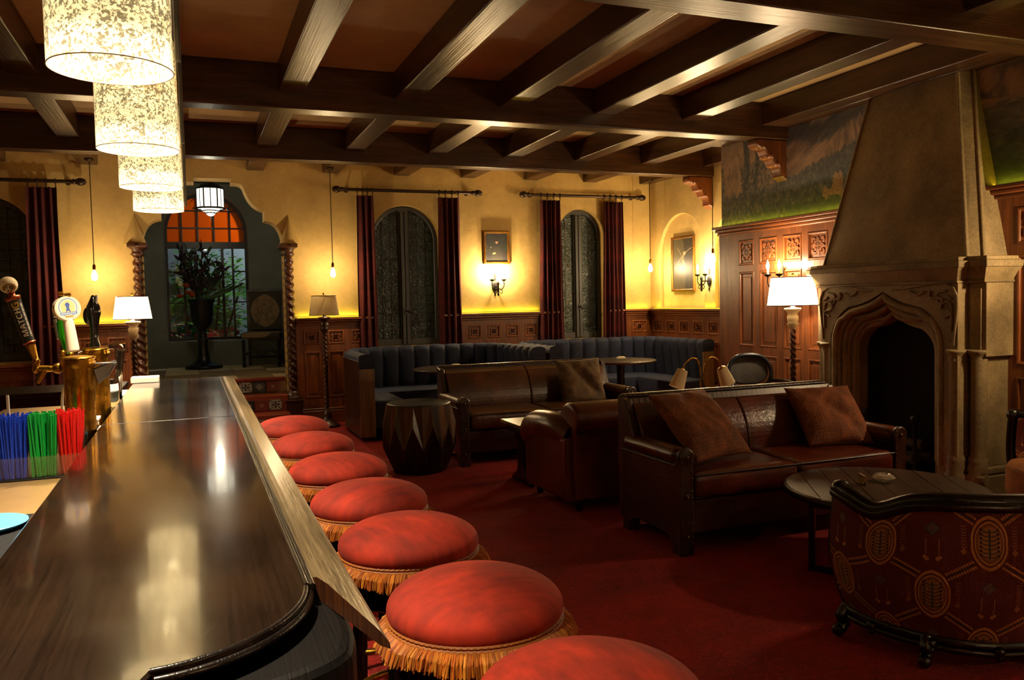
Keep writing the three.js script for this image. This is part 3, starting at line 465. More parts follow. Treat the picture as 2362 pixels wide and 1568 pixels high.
curtain(-2.8, -2.47, 'red velvet curtain on the far side of the tap window', .02, 1);
curtain(1.985, 2.215, 'narrow red curtain beside the parchment floor lamp', .02, 2);
curtain(3.05, 3.36, 'red curtain between the broad window and the portrait', .02, 3);
curtain(4.5, 4.84, 'red curtain left of the narrow window beside the wall light', .02, 4);
curtain(5.47, 5.81, 'red curtain between the narrow window and the alcove corner', .02, 5);
// ---------------------------------------------------------------- lamps
const WARM = 0xffdfac, WARMW = 0xffe6c4;
// bare bulbs on cords
[[-.98, 1.86, -10.1, 'bare bulb on a cord left of the left spiral column', HJ], [1.62, 1.87, -10.1, 'bare bulb on a cord above the parchment floor lamp', HJ], [6.06, 1.9, -10.1, 'bare bulb on a cord in the alcove corner', HJ], [6.02, 1.95, -8.55, 'bare bulb on a cord in front of the alcove wall light', HC]].forEach(([x, y, z, l, top]) => {
  const t = thing('hanging_bulb', l, 'hanging bulb', [x, y, z], 0, 'bare bulbs on cords');
  mesh('ceiling_rose', lathe([[0, 0], [.05, 0], [.05, -.012], [.02, -.03], [0, -.03]].map(([a, b]) => [a, b + top - y]), 18), M.rodMetal, t);
  mesh('cord', rod([0, .13, 0], [0, top - y - .02, 0], .005, 6), M.rodMetal, t);
  mesh('socket', lathe([[0, .135], [.012, .13], [.017, .11], [.017, .075], [.02, .07], [.0, .065]], 14), M.brass, t);
  mesh('bulb', lathe([[0, -.05], [.018, -.046], [.030, -.03], [.034, -.008], [.028, .025], [.016, .055], [.014, .07]], 18), M.bulb, t);
  bulbLight(t, [0, -.005, 0], 1.9, WARM, 1.2);
});
// wall lights with two candle bulbs
function sconce(label, p, turn, I, iron = M.iron) {
  const t = thing('wall_light', label, 'wall light', p, turn, 'wall lights');
  mesh('back_plate', merge([uvm(new THREE.SphereGeometry(.06, 16, 12).scale(.8, 1.15, .25)).translate(0, -.03, .012), lathe([[0, .14], [.008, .12], [.018, .1], [.008, .08], [.012, .04]], 10).scale(1, 1, .6).translate(0, .01, .012), lathe([[0, -.16], [.008, -.15], [.016, -.12], [.008, -.1], [.012, -.07]], 10).scale(1, 1, .6).translate(0, -.01, .012)]), iron, t);
  mesh('stem', merge([rod([0, -.03, .01], [0, -.03, .13], .01), lathe([[0, -.17], [.012, -.155], [.018, -.14], [.008, -.12], [.016, -.1], [.012, -.02], [.022, .0], [.01, .03], [0, .04]], 12).translate(0, 0, .13)]), iron, t);
  for (const s of [-1, 1]) {
    const a = mesh('arm', merge([tube([[0, -.06, .13], [s * .045, -.075, .13], [s * .085, -.03, .13], [s * .085, .04, .13]], .007, 18, 8), tube([[s * .012, -.11, .13], [s * .05, -.13, .13], [s * .06, -.09, .13], [s * .035, -.085, .13]], .005, 14, 6)]), iron, t);
    mesh('drip_cup', lathe([[0, .035], [.012, .035], [.03, .045], [.038, .06], [.034, .058], [0, .05]], 16).translate(s * .085, 0, .13), iron, a);
    mesh('candle', lathe([[.011, .05], [.011, .115], [0, .115]], 12).translate(s * .085, 0, .13), M.cream, a);
    mesh('bulb', lathe([[0, .205], [.006, .19], [.015, .16], [.019, .14], [.015, .12], [.01, .112]], 14).translate(s * .085, 0, .13), M.bulb, t);
    bulbLight(t, [s * .085, .15, .13], I, WARM, 1.2);
  }
}
sconce('two-armed wall light glowing under the small dark portrait', [3.86, 1.72, ZB], 0, 2.8);
sconce('two-armed iron wall light between the blind arches of the alcove', [XA, 1.72, -9.02], -PI / 2, 2.6);
sconce('two-armed wall light on the panelling above the floor lamp', [XR - .035, 1.64, -6.64], -PI / 2, 1.6);
sconce('two-armed wall light on the panelling right of the fireplace', [XR - .035, 1.64, -3.35], -PI / 2, 2.6);
// floor lamps on twisted posts
function floorLamp(label, p, shadeMat, I, r0, r1, y0, y1, postMat) {
  const t = thing('floor_lamp', label, 'floor lamp', p, 0, 'twisted floor lamps');
  mesh('base', lathe([[0, 0], [.15, 0], [.155, .02], [.14, .035], [.11, .045], [.06, .09], [.045, .14], [.055, .16], [.035, .18], [.03, .22], [0, .22]], 28), postMat, t);
  mesh('post', merge([twisted(.03, .2, y0 - .2, 9, 2, .4, 16, 150)]), postMat, t);
  mesh('capital', lathe([[.02, y0 - .24], [.032, y0 - .21], [.055, y0 - .17], [.04, y0 - .155], [.05, y0 - .135], [.05, y0 - .1], [.038, y0 - .085], [.062, y0 - .05], [.075, y0 - .04], [.075, y0 - .025], [.02, y0 - .02], [.014, y0 + .05], [0, y0 + .05]], 24), (I ? M.cream : postMat), t);
  mesh('shade', merge([uvm(new THREE.CylinderGeometry(r1, r0, y1 - y0, 40, 1, true)).translate(0, (y0 + y1) / 2, 0)]), shadeMat, t);
  mesh('shade_trim', merge([uvm(new THREE.TorusGeometry(r0, .004, 6, 40).rotateX(PI / 2)).translate(0, y0, 0), uvm(new THREE.TorusGeometry(r1, .004, 6, 40).rotateX(PI / 2)).translate(0, y1, 0), rod([-r1, y1 - .01, 0], [r1, y1 - .01, 0], .003, 5), rod([0, y1 - .01, -r1], [0, y1 - .01, r1], .003, 5)]), M.rodMetal, t);
  mesh('finial', merge([rod([0, y1 - .02, 0], [0, y1 + .015, 0], .005), ball(.014, 0, y1 + .025, 0, 10)]), M.brass, t);
  const bm = mesh('bulb', lathe([[0, .05], [.018, .046], [.030, .03], [.034, .008], [.028, -.025], [.016, -.055], [0, -.06]], 16).translate(0, y0 + .11, 0), I ? M.bulb : M.cream, t);
  if (I) bulbLight(t, [0, y0 + .11, 0], I, WARMW, 1.5);
  return t;
}
floorLamp('lit white shade floor lamp beside the left spiral column', [-.58, 0, -9.5], M.shadeLit, 2.6, .19, .155, 1.385, 1.62, M.panelDark);
floorLamp('unlit floor lamp with parchment shade beside the curved bench', [1.5, 0, -10.12], M.shadeParch, 0, .18, .145, 1.365, 1.60, M.panelDark);
floorLamp('lit floor lamp near the window wall behind the viewer', [1.9, 0, 1.4], M.shadeLit, 7, .22, .18, 1.4, 1.65, M.panelDark);
floorLamp('lit floor lamp beside the lounge seating behind the viewer', [4.5, 0, .5], M.shadeLit, 7, .22, .18, 1.4, 1.65, M.panelDark);
floorLamp('lit white shade floor lamp between panelling and fireplace', [5.12, 0, -6.05], M.shadeLit, 2.6, .225, .19, 1.395, 1.65, M.panelDark);
// drum pendants over the bar
const mica = dataTex(1024, 512, (u, v) => { const a = fbm(u, v, 128, 64, 3, .8), b = fbm(u, v, 20, 10, 3, .6), k = clamp(.5 + 1.9 * (a - .5) + .5 * (b - .45)), red = sstep(.5, .95, fbm(u, v, 22, 2, 3)) * sstep(.35, .9, v); const c = mix(.42, 1, sstep(.2, .75, k)); return [c, c * mix(.98, .42, red), c * mix(.88, .12, red)]; }, true);
M.mica = new THREE.MeshPhysicalMaterial({ color: 0xfbf6e6, map: mica, roughness: .9, transmission: .5, thickness: 0, side: THREE.DoubleSide, ior: 1.3 });
M.strap = new THREE.MeshStandardMaterial({ color: 0x55504a, roughness: .4, metalness: .7 });
[-1.25, -2.39, -3.56, -4.65, -5.74].forEach((z, i) => {
  const t = thing('pendant_lamp', ['mica drum pendant over the curved end of the bar', 'large looking mica drum pendant over the straw holder', 'mica drum pendant over the first brass tap tower', 'mica drum pendant over the second tap tower and pitcher', 'mica drum pendant over the far end of the bar'][i], 'pendant lamp', [-.17, 2.12, z], i * 1.3, 'drum pendants over the bar');
  const H = .42, r = .15;
  mesh('shade', new THREE.CylinderGeometry(r, r, H, 56, 1, true).translate(0, H / 2, 0), M.mica, t);
  mesh('shade_rim', merge([uvm(new THREE.TorusGeometry(r, .0016, 6, 48).rotateX(PI / 2)), uvm(new THREE.TorusGeometry(r, .0016, 6, 48).rotateX(PI / 2)).translate(0, H, 0)]), M.cream, t);
  const st = mesh('strap', merge([box(.014, H - .02, .02, r + .013, .03, 0, .003), box(r * 2 + .04, .012, .02, 0, H, 0), ]), M.strap, t); st.rotation.y = -i * 1.3 - .1;
  mesh('stem', merge([rod([0, H, 0], [0, HC - 2.12 - .02, 0], .009), lathe([[0, 0], [.06, 0], [.055, -.02], [.02, -.04], [0, -.04]].map(([a, b]) => [a, b + HC - 2.12]), 20), lathe([[.018, .2], [.02, .3], [.012, .32], [.009, H]], 14)]), M.rodMetal, t);
  mesh('added_top_cap', lathe([[0, H - .004], [r - .004, H - .004], [r - .004, H], [0, H]], 40), M.strap, t);  // unseen disc added to keep the bulb light off the ceiling
  mesh('bulb', lathe([[0, .245], [.045, .247], [.052, .252], [.045, .275], [.025, .31], [.016, .33], [0, .33]], 24), M.bulb, t, 'reflector bulb facing down');
  const sp = new THREE.SpotLight(0xffe8c4, 34, 0, .85, 1); sp.position.set(0, .24, 0); sp.target.position.set(0, -1, 0); sp.castShadow = true; sp.shadow.radius = 2; sp.name = 'reflector'; t.add(sp, sp.target);
  bulbLight(t, [0, .21, 0], .42, 0xfff2d8, 1.5);
});
// lantern in the archway
{
  const t = thing('lantern', 'lit iron and glass lantern hanging in the archway', 'lantern', [.27, 2.62, -10.95]);
  const white = new THREE.MeshStandardMaterial({ color: 0xffffff, emissive: 0xf4f6e0, emissiveIntensity: 1.7 });
  for (let k = 0; k < 6; k++) mesh('glass_panel', new THREE.BoxGeometry(.148, .24, .004).translate(0, .22, .138).rotateY(k * PI / 3), white, t);
  mesh('lower_bowl', lathe([[0, 0], [.03, .012], [.05, .03], [.06, .04], [.07, .055], [.1, .07], [.115, .1]], 18), white, t);
  const bars = []; for (let k = 0; k < 6; k++) { const a = k * PI / 3 + PI / 6; bars.push(rod([.158 * Math.sin(a), .1, .158 * Math.cos(a)], [.158 * Math.sin(a), .345, .158 * Math.cos(a)], .009, 6)); bars.push(uvm(new THREE.SphereGeometry(.012, 8, 6)).translate(.2 * Math.sin(a), .1, .2 * Math.cos(a))); }
  for (let k = 0; k < 6; k++) bars.push(rod([.14 * Math.sin(k * PI / 3), .1, .14 * Math.cos(k * PI / 3)], [.14 * Math.sin(k * PI / 3), .345, .14 * Math.cos(k * PI / 3)], .0055, 5));
  bars.push(uvm(new THREE.TorusGeometry(.172, .012, 6, 24).rotateX(PI / 2)).translate(0, .1, 0), uvm(new THREE.TorusGeometry(.16, .01, 6, 24).rotateX(PI / 2)).translate(0, .345, 0));
  for (const [r, y] of [[.1, .07], [.062, .042]]) bars.push(uvm(new THREE.TorusGeometry(r, .007, 6, 20).rotateX(PI / 2)).translate(0, y, 0));
  for (let k = 0; k < 10; k++) { const a = k * PI / 5; bars.push(rod([.112 * Math.sin(a), .095, .112 * Math.cos(a)], [.065 * Math.sin(a), .042, .065 * Math.cos(a)], .003, 4), rod([.06 * Math.sin(a), .04, .06 * Math.cos(a)], [.01 * Math.sin(a), 0, .01 * Math.cos(a)], .003, 4)); }
  bars.push(ball(.012, 0, -.01, 0, 8), rod([0, -.05, 0], [0, 0, 0], .005), lathe([[.16, .345], [.12, .39], [.05, .43], [.02, .45], [0, .45]], 6));
  mesh('cage', merge(bars), M.iron, t); mesh('chain', rod([0, .44, 0], [0, HC - 2.62, 0], .007), M.iron, t);
  bulbLight(t, [0, .22, -.19], .35, 0xfff2d0, 2); bulbLight(t, [0, -.07, 0], .35, 0xfff2d0, 2);
}
// ---------------------------------------------------------------- the bar
{
  const bar = thing('bar_counter', 'long polished dark wooden bar counter with padded looking edge rail', 'bar counter'), HB = 1.07;
  const plan = (s => { s.moveTo(-.33, -5.3); s.lineTo(.15, -5.3); s.lineTo(.15, -1.27); s.bezierCurveTo(.14, -1.14, .04, -1.05, -.06, -1.045); s.lineTo(-.07, -1.02); s.lineTo(-.33, -1.0); s.closePath(); return s; });
  const slab = (y, t, z0, z1) => { const s = new THREE.Shape(); if (z1 < -1.3) { s.moveTo(-.33, -z0); s.lineTo(.15, -z0); s.lineTo(.15, -z1); s.lineTo(-.33, -z1); } else { s.moveTo(-.33, -z0); s.lineTo(.15, -z0); s.lineTo(.15, 1.27); s.bezierCurveTo(.14, 1.14, .04, 1.05, -.06, 1.045); s.lineTo(-.07, 1.02); s.lineTo(-.33, 1.0); } s.closePath(); return uvm(extr(s, t, .004, 1, 24).rotateX(-PI / 2).translate(0, y - t, 0), 'z'); };
  mesh('top', slab(HB, .022, -3.372, -1), M.barTop, bar, 'near polished top board with rounded corner'); mesh('top', slab(HB, .022, -5.3, -3.378), M.barTop, bar, 'far polished top board');
  // bead round the edge of the top
  const edge = []; for (let i = 0; i <= 30; i++) { const t = i / 30, a = [.15, -1.27], b = [.14, -1.14], c = [.04, -1.05], d = [-.06, -1.045], u = 1 - t; edge.push([u * u * u * a[0] + 3 * u * u * t * b[0] + 3 * u * t * t * c[0] + t * t * t * d[0], 0, u * u * u * a[1] + 3 * u * u * t * b[1] + 3 * u * t * t * c[1] + t * t * t * d[1]]); }
  mesh('edge_bead', merge([tube(edge.map(([x, , z]) => [x - .003, HB - .002, z - .003]), .0045, 60, 8), tube(edge.map(([x, , z]) => [x + .002, HB - .012, z + .002]), .006, 60, 8), rod([.148, HB - .001, -1.27], [.148, HB - .001, -5.3], .005), rod([.157, HB - .004, -1.27], [.157, HB - .004, -5.3], .006)]), M.ebony, bar);
  // sloping elbow rail with a mitred end
  const prof = [[.162, 1.062], [.168, 1.070], [.178, 1.071], [.222, 1.056], [.228, 1.050], [.229, 1.042], [.222, 1.036], [.166, 1.036]];
  const zEnd = x => -1.278 + (x - .174) / .05 * .205, q = []; for (let i = 0; i < prof.length - 1; i++) { const [a, b] = prof[i], [c, d] = prof[i + 1]; const A = [a, b, -5.3], B = [c, d, -5.3], C = [c, d, zEnd(c)], D = [a, b, zEnd(a)]; q.push(...A, ...D, ...C, ...A, ...C, ...B); }
  const ce = [.19, 1.05, zEnd(.19)], cap = []; for (let i = 0; i < prof.length; i++) { const [a, b] = prof[i], [c, d] = prof[(i + 1) % prof.length]; cap.push(a, b, zEnd(a), ...ce, c, d, zEnd(c)); q.push(a, b, -5.3, c, d, -5.3, .19, 1.05, -5.3); }
  { const [a, b] = prof[prof.length - 1], [c, d] = prof[0]; q.push(a, b, -5.3, a, b, zEnd(a), c, d, zEnd(c), a, b, -5.3, c, d, zEnd(c), c, d, -5.3); }
  const cg = new THREE.BufferGeometry(); cg.setAttribute('position', new THREE.Float32BufferAttribute(cap, 3)); cg.computeVertexNormals(); mesh('rail_end', uvm(cg), M.panelDark, bar);
  const rg = new THREE.BufferGeometry(); rg.setAttribute('position', new THREE.Float32BufferAttribute(q, 3)); rg.computeVertexNormals(); mesh('elbow_rail', uvm(rg, 'z'), M.barRail, bar);
  // carcass with a bulging rounded end
  const cs = new THREE.Shape(); cs.moveTo(-.3, 5.25); cs.lineTo(.13, 5.25); cs.lineTo(.13, 1.55); cs.bezierCurveTo(.20, 1.45, .25, 1.18, .205, 1.04); cs.bezierCurveTo(.14, .97, -.1, .96, -.3, .95); cs.closePath();
  mesh('carcass', uvm(extr(cs, .78, .02, 2, 20).rotateX(-PI / 2).translate(0, .1, 0), 'y'), M.barBody, bar);
  const ls = new THREE.Shape(); ls.moveTo(-.3, 5.25); ls.lineTo(.12, 5.25); ls.lineTo(.12, 1.42); ls.bezierCurveTo(.2, 1.34, .225, 1.2, .185, 1.09); ls.bezierCurveTo(.13, 1.0, -.1, .985, -.3, .98); ls.closePath();
  mesh('frieze', uvm(extr(ls, .165, .02, 3, 20).rotateX(-PI / 2).translate(0, .87, 0), 'y'), M.barEndShaded, bar);
  mesh('plinth', boxAB([-.28, 0, -5.24], [.1, .1, -1.1]), M.ebony, bar);
  for (let i = 0; i < 6; i++) mesh('front_panel', merge([box(.02, .62, .56, .135, .2, -1.75 - i * .64, .006), box(.02, .46, .42, .142, .28, -1.75 - i * .64, .008)]), M.barBody, bar);
  mesh('foot_rail', merge([rod([.26, .2, -5.2], [.26, .2, -1.3], .022, 14), ...[-1.5, -2.7, -3.9, -5.1].map(z => rod([.1, .16, z], [.26, .2, z], .012))]), M.brass, bar);
}
{
  const c = thing('back_counter', 'low tan work counter behind the bar', 'counter');
  mesh('worktop', boxAB([-1.0, .9, -5.3], [-.335, .95, -.4], .006, 'z'), new THREE.MeshStandardMaterial({ color: 0xa88a5c, map: plasterTex, roughness: .38 }), c);
  mesh('cabinet', boxAB([-.98, 0, -5.25], [-.345, .9, -.45], 0, 'y'), M.barBody, c);
}
M.rubber = new THREE.MeshStandardMaterial({ color: 0x101114, roughness: .6, bumpMap: dataTex(128, 128, (u, v) => (Math.abs(((u * 16) % 1) - .5) > .36 || Math.abs(((v * 16) % 1) - .5) > .36) ? 1 : 0, false, .12, .12), bumpScale: .003 });
tag(mesh('bar_mat', boxAB([-.78, .95, -2.49], [-.35, .958, -1.5], .003), M.rubber), 'black studded rubber mat lying on the tan work counter', 'mat');
{ const o = mesh('serving_plate', lathe([[0, 0], [.05, 0], [.085, .004], [.1, .012], [.1, .016], [.07, .010], [0, .008]], 40), new THREE.MeshStandardMaterial({ color: 0x5fb8ec, roughness: .4 })); o.position.set(-.505, .958, -2.36); tag(o, 'pale blue round plate lying on the black rubber mat', 'plate'); }
// beer towers
function tapHandle(t, kind, base, lean, spin) {
  const h = part('tap_handle', t, base); h.rotation.set(lean[0], spin, lean[1]);
  return h;
}
const emblem = canvasTex(256, 256, (c, w) => { c.fillStyle = '#f0dcc0'; c.fillRect(0, 0, w, w); c.lineWidth = 12; c.strokeStyle = '#8090c4'; c.beginPath(); c.ellipse(128, 118, 92, 98, 0, 0, 7); c.stroke(); c.fillStyle = '#e8c48c'; c.beginPath(); c.ellipse(128, 116, 72, 80, 0, 0, 7); c.fill(); c.fillStyle = '#4860a0'; c.beginPath(); c.moveTo(100, 80); c.quadraticCurveTo(128, 40, 150, 84); c.lineTo(138, 120); c.lineTo(154, 176); c.lineTo(124, 150); c.lineTo(100, 178); c.lineTo(112, 118); c.fill(); c.fillStyle = '#6c84bc'; c.fillRect(40, 168, 176, 30); c.fillStyle = '#f0e4cc'; for (let i = 0; i < 8; i++) c.fillRect(54 + i * 19, 176, 10, 14); c.fillStyle = '#caa468'; c.fillRect(84, 206, 90, 24); c.fillStyle = '#7c5c3c'; for (let i = 0; i < 4; i++) c.fillRect(98 + i * 17, 212, 9, 12); });
const gripTex = canvasTex(512, 512, (c, w, h) => { c.fillStyle = '#23211f'; c.fillRect(0, 0, w, h); c.save(); c.translate(256, 256); c.rotate(-PI / 2); c.fillStyle = '#e8ddc8'; c.font = 'bold 104px sans-serif'; c.textAlign = 'left'; c.textBaseline = 'middle'; c.fillText('MATCH', -200, -14); c.fillStyle = '#c89a2c'; c.font = 'bold 120px sans-serif'; c.fillText('G', 150, -10); c.lineWidth = 10; c.strokeStyle = '#c89a2c'; c.fillStyle = '#d8cdb8'; c.font = 'bold 34px sans-serif'; for (let i = 0; i < 22; i++) c.fillRect(-200 + i * 19, 52, i % 3 ? 11 : 7, 26); c.restore(); });
const nineTex = canvasTex(256, 128, (c, w, h) => { c.fillStyle = '#f4dcb4'; c.fillRect(0, 0, w, h); c.fillStyle = '#8c6a34'; c.beginPath(); c.ellipse(128, 82, 34, 26, 0, 0, 7); c.fill(); c.fillStyle = '#2c2014'; c.font = 'bold 36px sans-serif'; c.textAlign = 'center'; c.fillText('19', 128, 95); });
function tower(label, p, h) {
  const t = thing('tap_tower', label, 'beer tap', p, 0, 'brass tap towers');
  mesh('column', lathe([[.075, 0], [.078, .012], [.058, .02], [.052, .03], [.050, .04], [.0495, h - .035], [.056, h - .03], [.056, h - .012], [.052, h - .008], [.056, h - .002], [.05, h + .006], [0, h + .012]], 40), M.brass, t);
  return t;
}
function faucet(t, y, a, mat = M.brass) {                    // shank and spout pointing along angle a, returns the lever's foot
  const dir = [Math.cos(a), Math.sin(a)], P = (r, yy) => [dir[0] * r, yy, dir[1] * r];
  mesh('faucet', merge([rod(P(.04, y), P(.09, y), .011, 14), ball(.019, ...P(.066, y), 14), rod(P(.09, y), P(.135, y + .002), .012, 12), ball(.015, ...P(.132, y), 12), rod(P(.105, y), P(.135, y - .048), .0105, 12), rod(P(.132, y), P(.132, y + .026), .011, 12), ball(.013, ...P(.132, y + .028), 12)]), mat, t);
  return P(.132, y + .03);
}
{
  const Y0 = .95, t1 = tower('brass tap tower with a black handle topped by a cream ball', [-.385, Y0, -3.3], .375);
  { const f = faucet(t1, .342, PI), g = part('tap_handle', t1, f); g.rotation.z = .27;
    mesh('ferrule', lathe([[.009, 0], [.011, .02], [.016, .055], [.017, .065], [0, .066]], 16), M.brass, g);
    mesh('collar', merge([lathe([[0, .064], [.021, .064], [.021, .072], [0, .072]], 20), lathe([[0, .222], [.024, .222], [.024, .236], [.012, .238], [.011, .252], [0, .252]], 20)]), new THREE.MeshStandardMaterial({ color: 0x9c4a2a, metalness: .8, roughness: .35 }), g);
    mesh('grip', new THREE.CylinderGeometry(.022, .018, .15, 32, 1, false).rotateY(PI + .25).translate(0, .147, 0), new THREE.MeshStandardMaterial({ map: gripTex, roughness: .4 }), g, 'black grip with white lettering');
    const b = mesh('ball', new THREE.SphereGeometry(.030, 28, 20).rotateY(-PI * .5 + .15).rotateX(.1), new THREE.MeshPhysicalMaterial({ map: nineTex, roughness: .15, clearcoat: 1 }), g, 'cream ball with a dark numbered oval'); b.position.set(0, .278, 0);
  }
  mesh('lever', merge([extr(shapeOf([[0, 0], [.075, .028], [.08, .02], [.05, -.03], [.015, -.055]]), .03, .004, 1).translate(.045, .335, -.015), box(.09, .006, .034, .08, .350, 0, .002).rotateZ(0)]), M.steel, t1, 'steel wedge-shaped flow lever');
  const t2 = tower('second brass tap tower with white, green and black handles', [-.395, Y0, -3.98], .375);
  { const f = faucet(t2, .34, PI * .86), g = part('tap_handle', t2, [f[0] + .04, f[1] + .0, f[2]]); g.rotation.z = .1;
    mesh('grip', lathe([[0, 0], [.024, 0], [.025, .01], [.021, .12], [.021, .14], [.017, .145], [0, .145]], 24), new THREE.MeshStandardMaterial({ color: 0xf2e2c8, roughness: .3 }), g, 'white tapered grip');
    mesh('badge', uvm(new THREE.CylinderGeometry(.052, .052, .034, 36).rotateX(PI / 2)).rotateY(.45).translate(0, .185, 0), new THREE.MeshStandardMaterial({ color: 0xf2d8bc, roughness: .3 }), g);
    mesh('badge_face', new THREE.CircleGeometry(.049, 36).translate(0, 0, .0185).rotateY(.45).translate(0, .185, 0), new THREE.MeshStandardMaterial({ map: emblem, roughness: .4 }), g, 'round cream badge with blue figure');
    mesh('top_knob', merge([box(.022, .02, .016, -.012, .24, 0, .004), box(.026, .014, .018, .014, .236, .006, .004)]), M.brass, g);
  }
  { const f = faucet(t2, .325, PI * 1.2), g = part('tap_handle', t2, [f[0] - .01, f[1], f[2]]); g.rotation.z = .13; const green = new THREE.MeshPhysicalMaterial({ color: 0x2fae12, roughness: .08, clearcoat: 1, transmission: .35, thickness: .02 });
    mesh('grip', lathe([[0, 0], [.014, .0], [.017, .03], [.022, .06], [.022, .13], [.012, .17], [.010, .2], [0, .2]], 20), green, g, 'green bottle-shaped grip');
    mesh('cap', lathe([[0, .2], [.022, .2], [.023, .225], [.018, .23], [0, .23]], 18), M.cream, g);
    mesh('label_plate', merge([box(.012, .09, .03, -.026, .07, 0, .004), box(.02, .02, .03, -.02, .165, 0, .005)]), M.steel, g);
  }
  { const f = faucet(t2, .33, PI * 1.5), g = part('tap_handle', t2, [f[0] - .01, f[1], f[2] + .05]); g.rotation.z = .0; const bk = new THREE.MeshPhysicalMaterial({ color: 0x0a0a0b, roughness: .12, clearcoat: 1 });
    mesh('grip', merge([lathe([[0, 0], [.026, 0], [.024, .02], [.018, .05], [.017, .1], [.024, .15], [.03, .17], [.028, .2], [.012, .235], [.006, .25], [0, .252]], 22), uvm(new THREE.SphereGeometry(.03, 16, 12).scale(.7, 1.3, .6)).translate(-.022, .16, 0)]), bk, g, 'glossy black figure-shaped grip');
    mesh('base_ring', merge([lathe([[0, -.004], [.03, -.004], [.031, .012], [0, .012]], 20), rod([.012, .21, .012], [.016, .25, .008], .006)]), M.steel, g);
  }
}
// straws in a clear holder
{
  const P = [-.475, .95, -3.06];
  const t = thing('straw_holder', 'clear acrylic holder full of coloured drinking straws', 'holder', P, 0);
  const acry = new THREE.MeshPhysicalMaterial({ color: 0xf4fafc, transmission: 1, roughness: .03, thickness: 0, ior: 1.49 });
  mesh('tray', box(.27, .006, .09, 0, 0, 0, .002), M.black, t);
  const w = []; for (const x of [-.13, -.035, .045, .12]) w.push(extr(shapeOf([[0, 0], [.085, 0], [.085, .15], [0, .075]]), .004).rotateY(PI / 2).translate(x, .006, .0425)); w.push(box(.26, .07, .004, 0, .006, .041), box(.26, .148, .004, 0, .006, -.041));
  w.forEach(g => mesh('clear_panel', g, acry, t));
  const r = rng(12), mk = (name, label, col, x0, x1, n, h) => {
    const m = new THREE.MeshPhysicalMaterial({ color: col, roughness: .35, transmission: .2, thickness: 0 });
    for (let i = 0; i < n; i++) { const x = mix(x0, x1, r()), z = mix(-.03, .03, r()), tx = x + (x - (x0 + x1) / 2) * .3 + (r() - .5) * .014, tz = z * 1.5 + (r() - .5) * .014, o = mesh(name, rod([P[0] + x, .958, P[2] + z], [P[0] + tx, .958 + h * (.96 + .06 * r()), P[2] + tz], .0032, 6), m); tag(o, label, 'straw', label + 's'); }
  };
  mk('drinking_straw', 'blue drinking straw in the clear holder', 0x1440c8, -.12, -.045, 95, .205); mk('drinking_straw', 'green drinking straw in the clear holder', 0x06a03a, -.028, .038, 90, .205); mk('drinking_straw', 'red drinking straw in the clear holder', 0xe01812, .052, .112, 70, .21);
}
{ // glass pitcher, napkins, white cables, service box at the far end
  const g = thing('glass_pitcher', 'clear glass pitcher behind the second tap tower', 'pitcher', [-.40, .95, -4.62]);
  const gl = new THREE.MeshPhysicalMaterial({ color: 0xffffff, transmission: 1, thickness: .02, roughness: .02, ior: 1.5 });
  mesh('body', lathe([[0, .01], [.052, .01], [.058, .03], [.05, .06], [.058, .2], [.075, .33], [.08, .37], [.074, .37], [.068, .33], [.052, .2], [.044, .06], [0, .03]], 36), gl, g); mesh('handle', tube([[-.06, .32, 0], [-.13, .33, 0], [-.14, .22, 0], [-.06, .12, 0]], .009, 24, 10), gl, g);
  const bl = thing('counter_box', 'grey blue service box at the far end of the bar', 'box', [-.455, .95, -4.93]); mesh('body', box(.2, .08, .3, 0, 0, 0, .008), new THREE.MeshStandardMaterial({ color: 0x5c7078, roughness: .4 }), bl); mesh('lid', box(.21, .012, .31, 0, .08, 0, .004), new THREE.MeshStandardMaterial({ color: 0xaeb8ba, roughness: .35 }), bl);
  const wl = tag(mesh('napkin_stack', merge(Array.from({ length: 9 }, (_, i) => box(.12, .012, .12, (i % 3 - 1) * .003, i * .0135, 0, .003).rotateY((i % 4) * .03))), new THREE.MeshStandardMaterial({ color: 0xf0dcc8, roughness: .8 })), 'stack of white paper napkins between the tap towers', 'napkins'); wl.position.set(-.42, .95, -3.62);
  const bin = tag(mesh('white_patch_block', box(.15, .032, .13, 0, 0, 0, .004), new THREE.MeshStandardMaterial({ color: 0xfff6e6, roughness: .5 })), 'flat white block marking a white patch at the far corner of the bar top', 'box'); bin.position.set(-.265, 1.07, -5.2);  // plain white block put in for a white patch on the bar top
  const white = new THREE.MeshStandardMaterial({ color: 0xf0e8dc, roughness: .4 });
  [[[-.455, .96, -3.42], [-.455, 1.19, -3.42], [-.43, 1.235, -3.40], [-.385, 1.262, -3.40]], [[-.585, .96, -3.2], [-.59, 1.1, -3.2], [-.592, 1.215, -3.2]], [[-.72, .96, -3.15], [-.70, 1.12, -3.14], [-.63, 1.135, -3.12], [-.60, 1.13, -3.12]]].forEach((p, i) => tag(mesh('bent_straw', tube(p, .0048, 24, 8), white), ['bent white straw behind the green straws', 'upright white straw behind the blue straws', 'bent white straw left of the blue straws'][i], 'straw'));
}
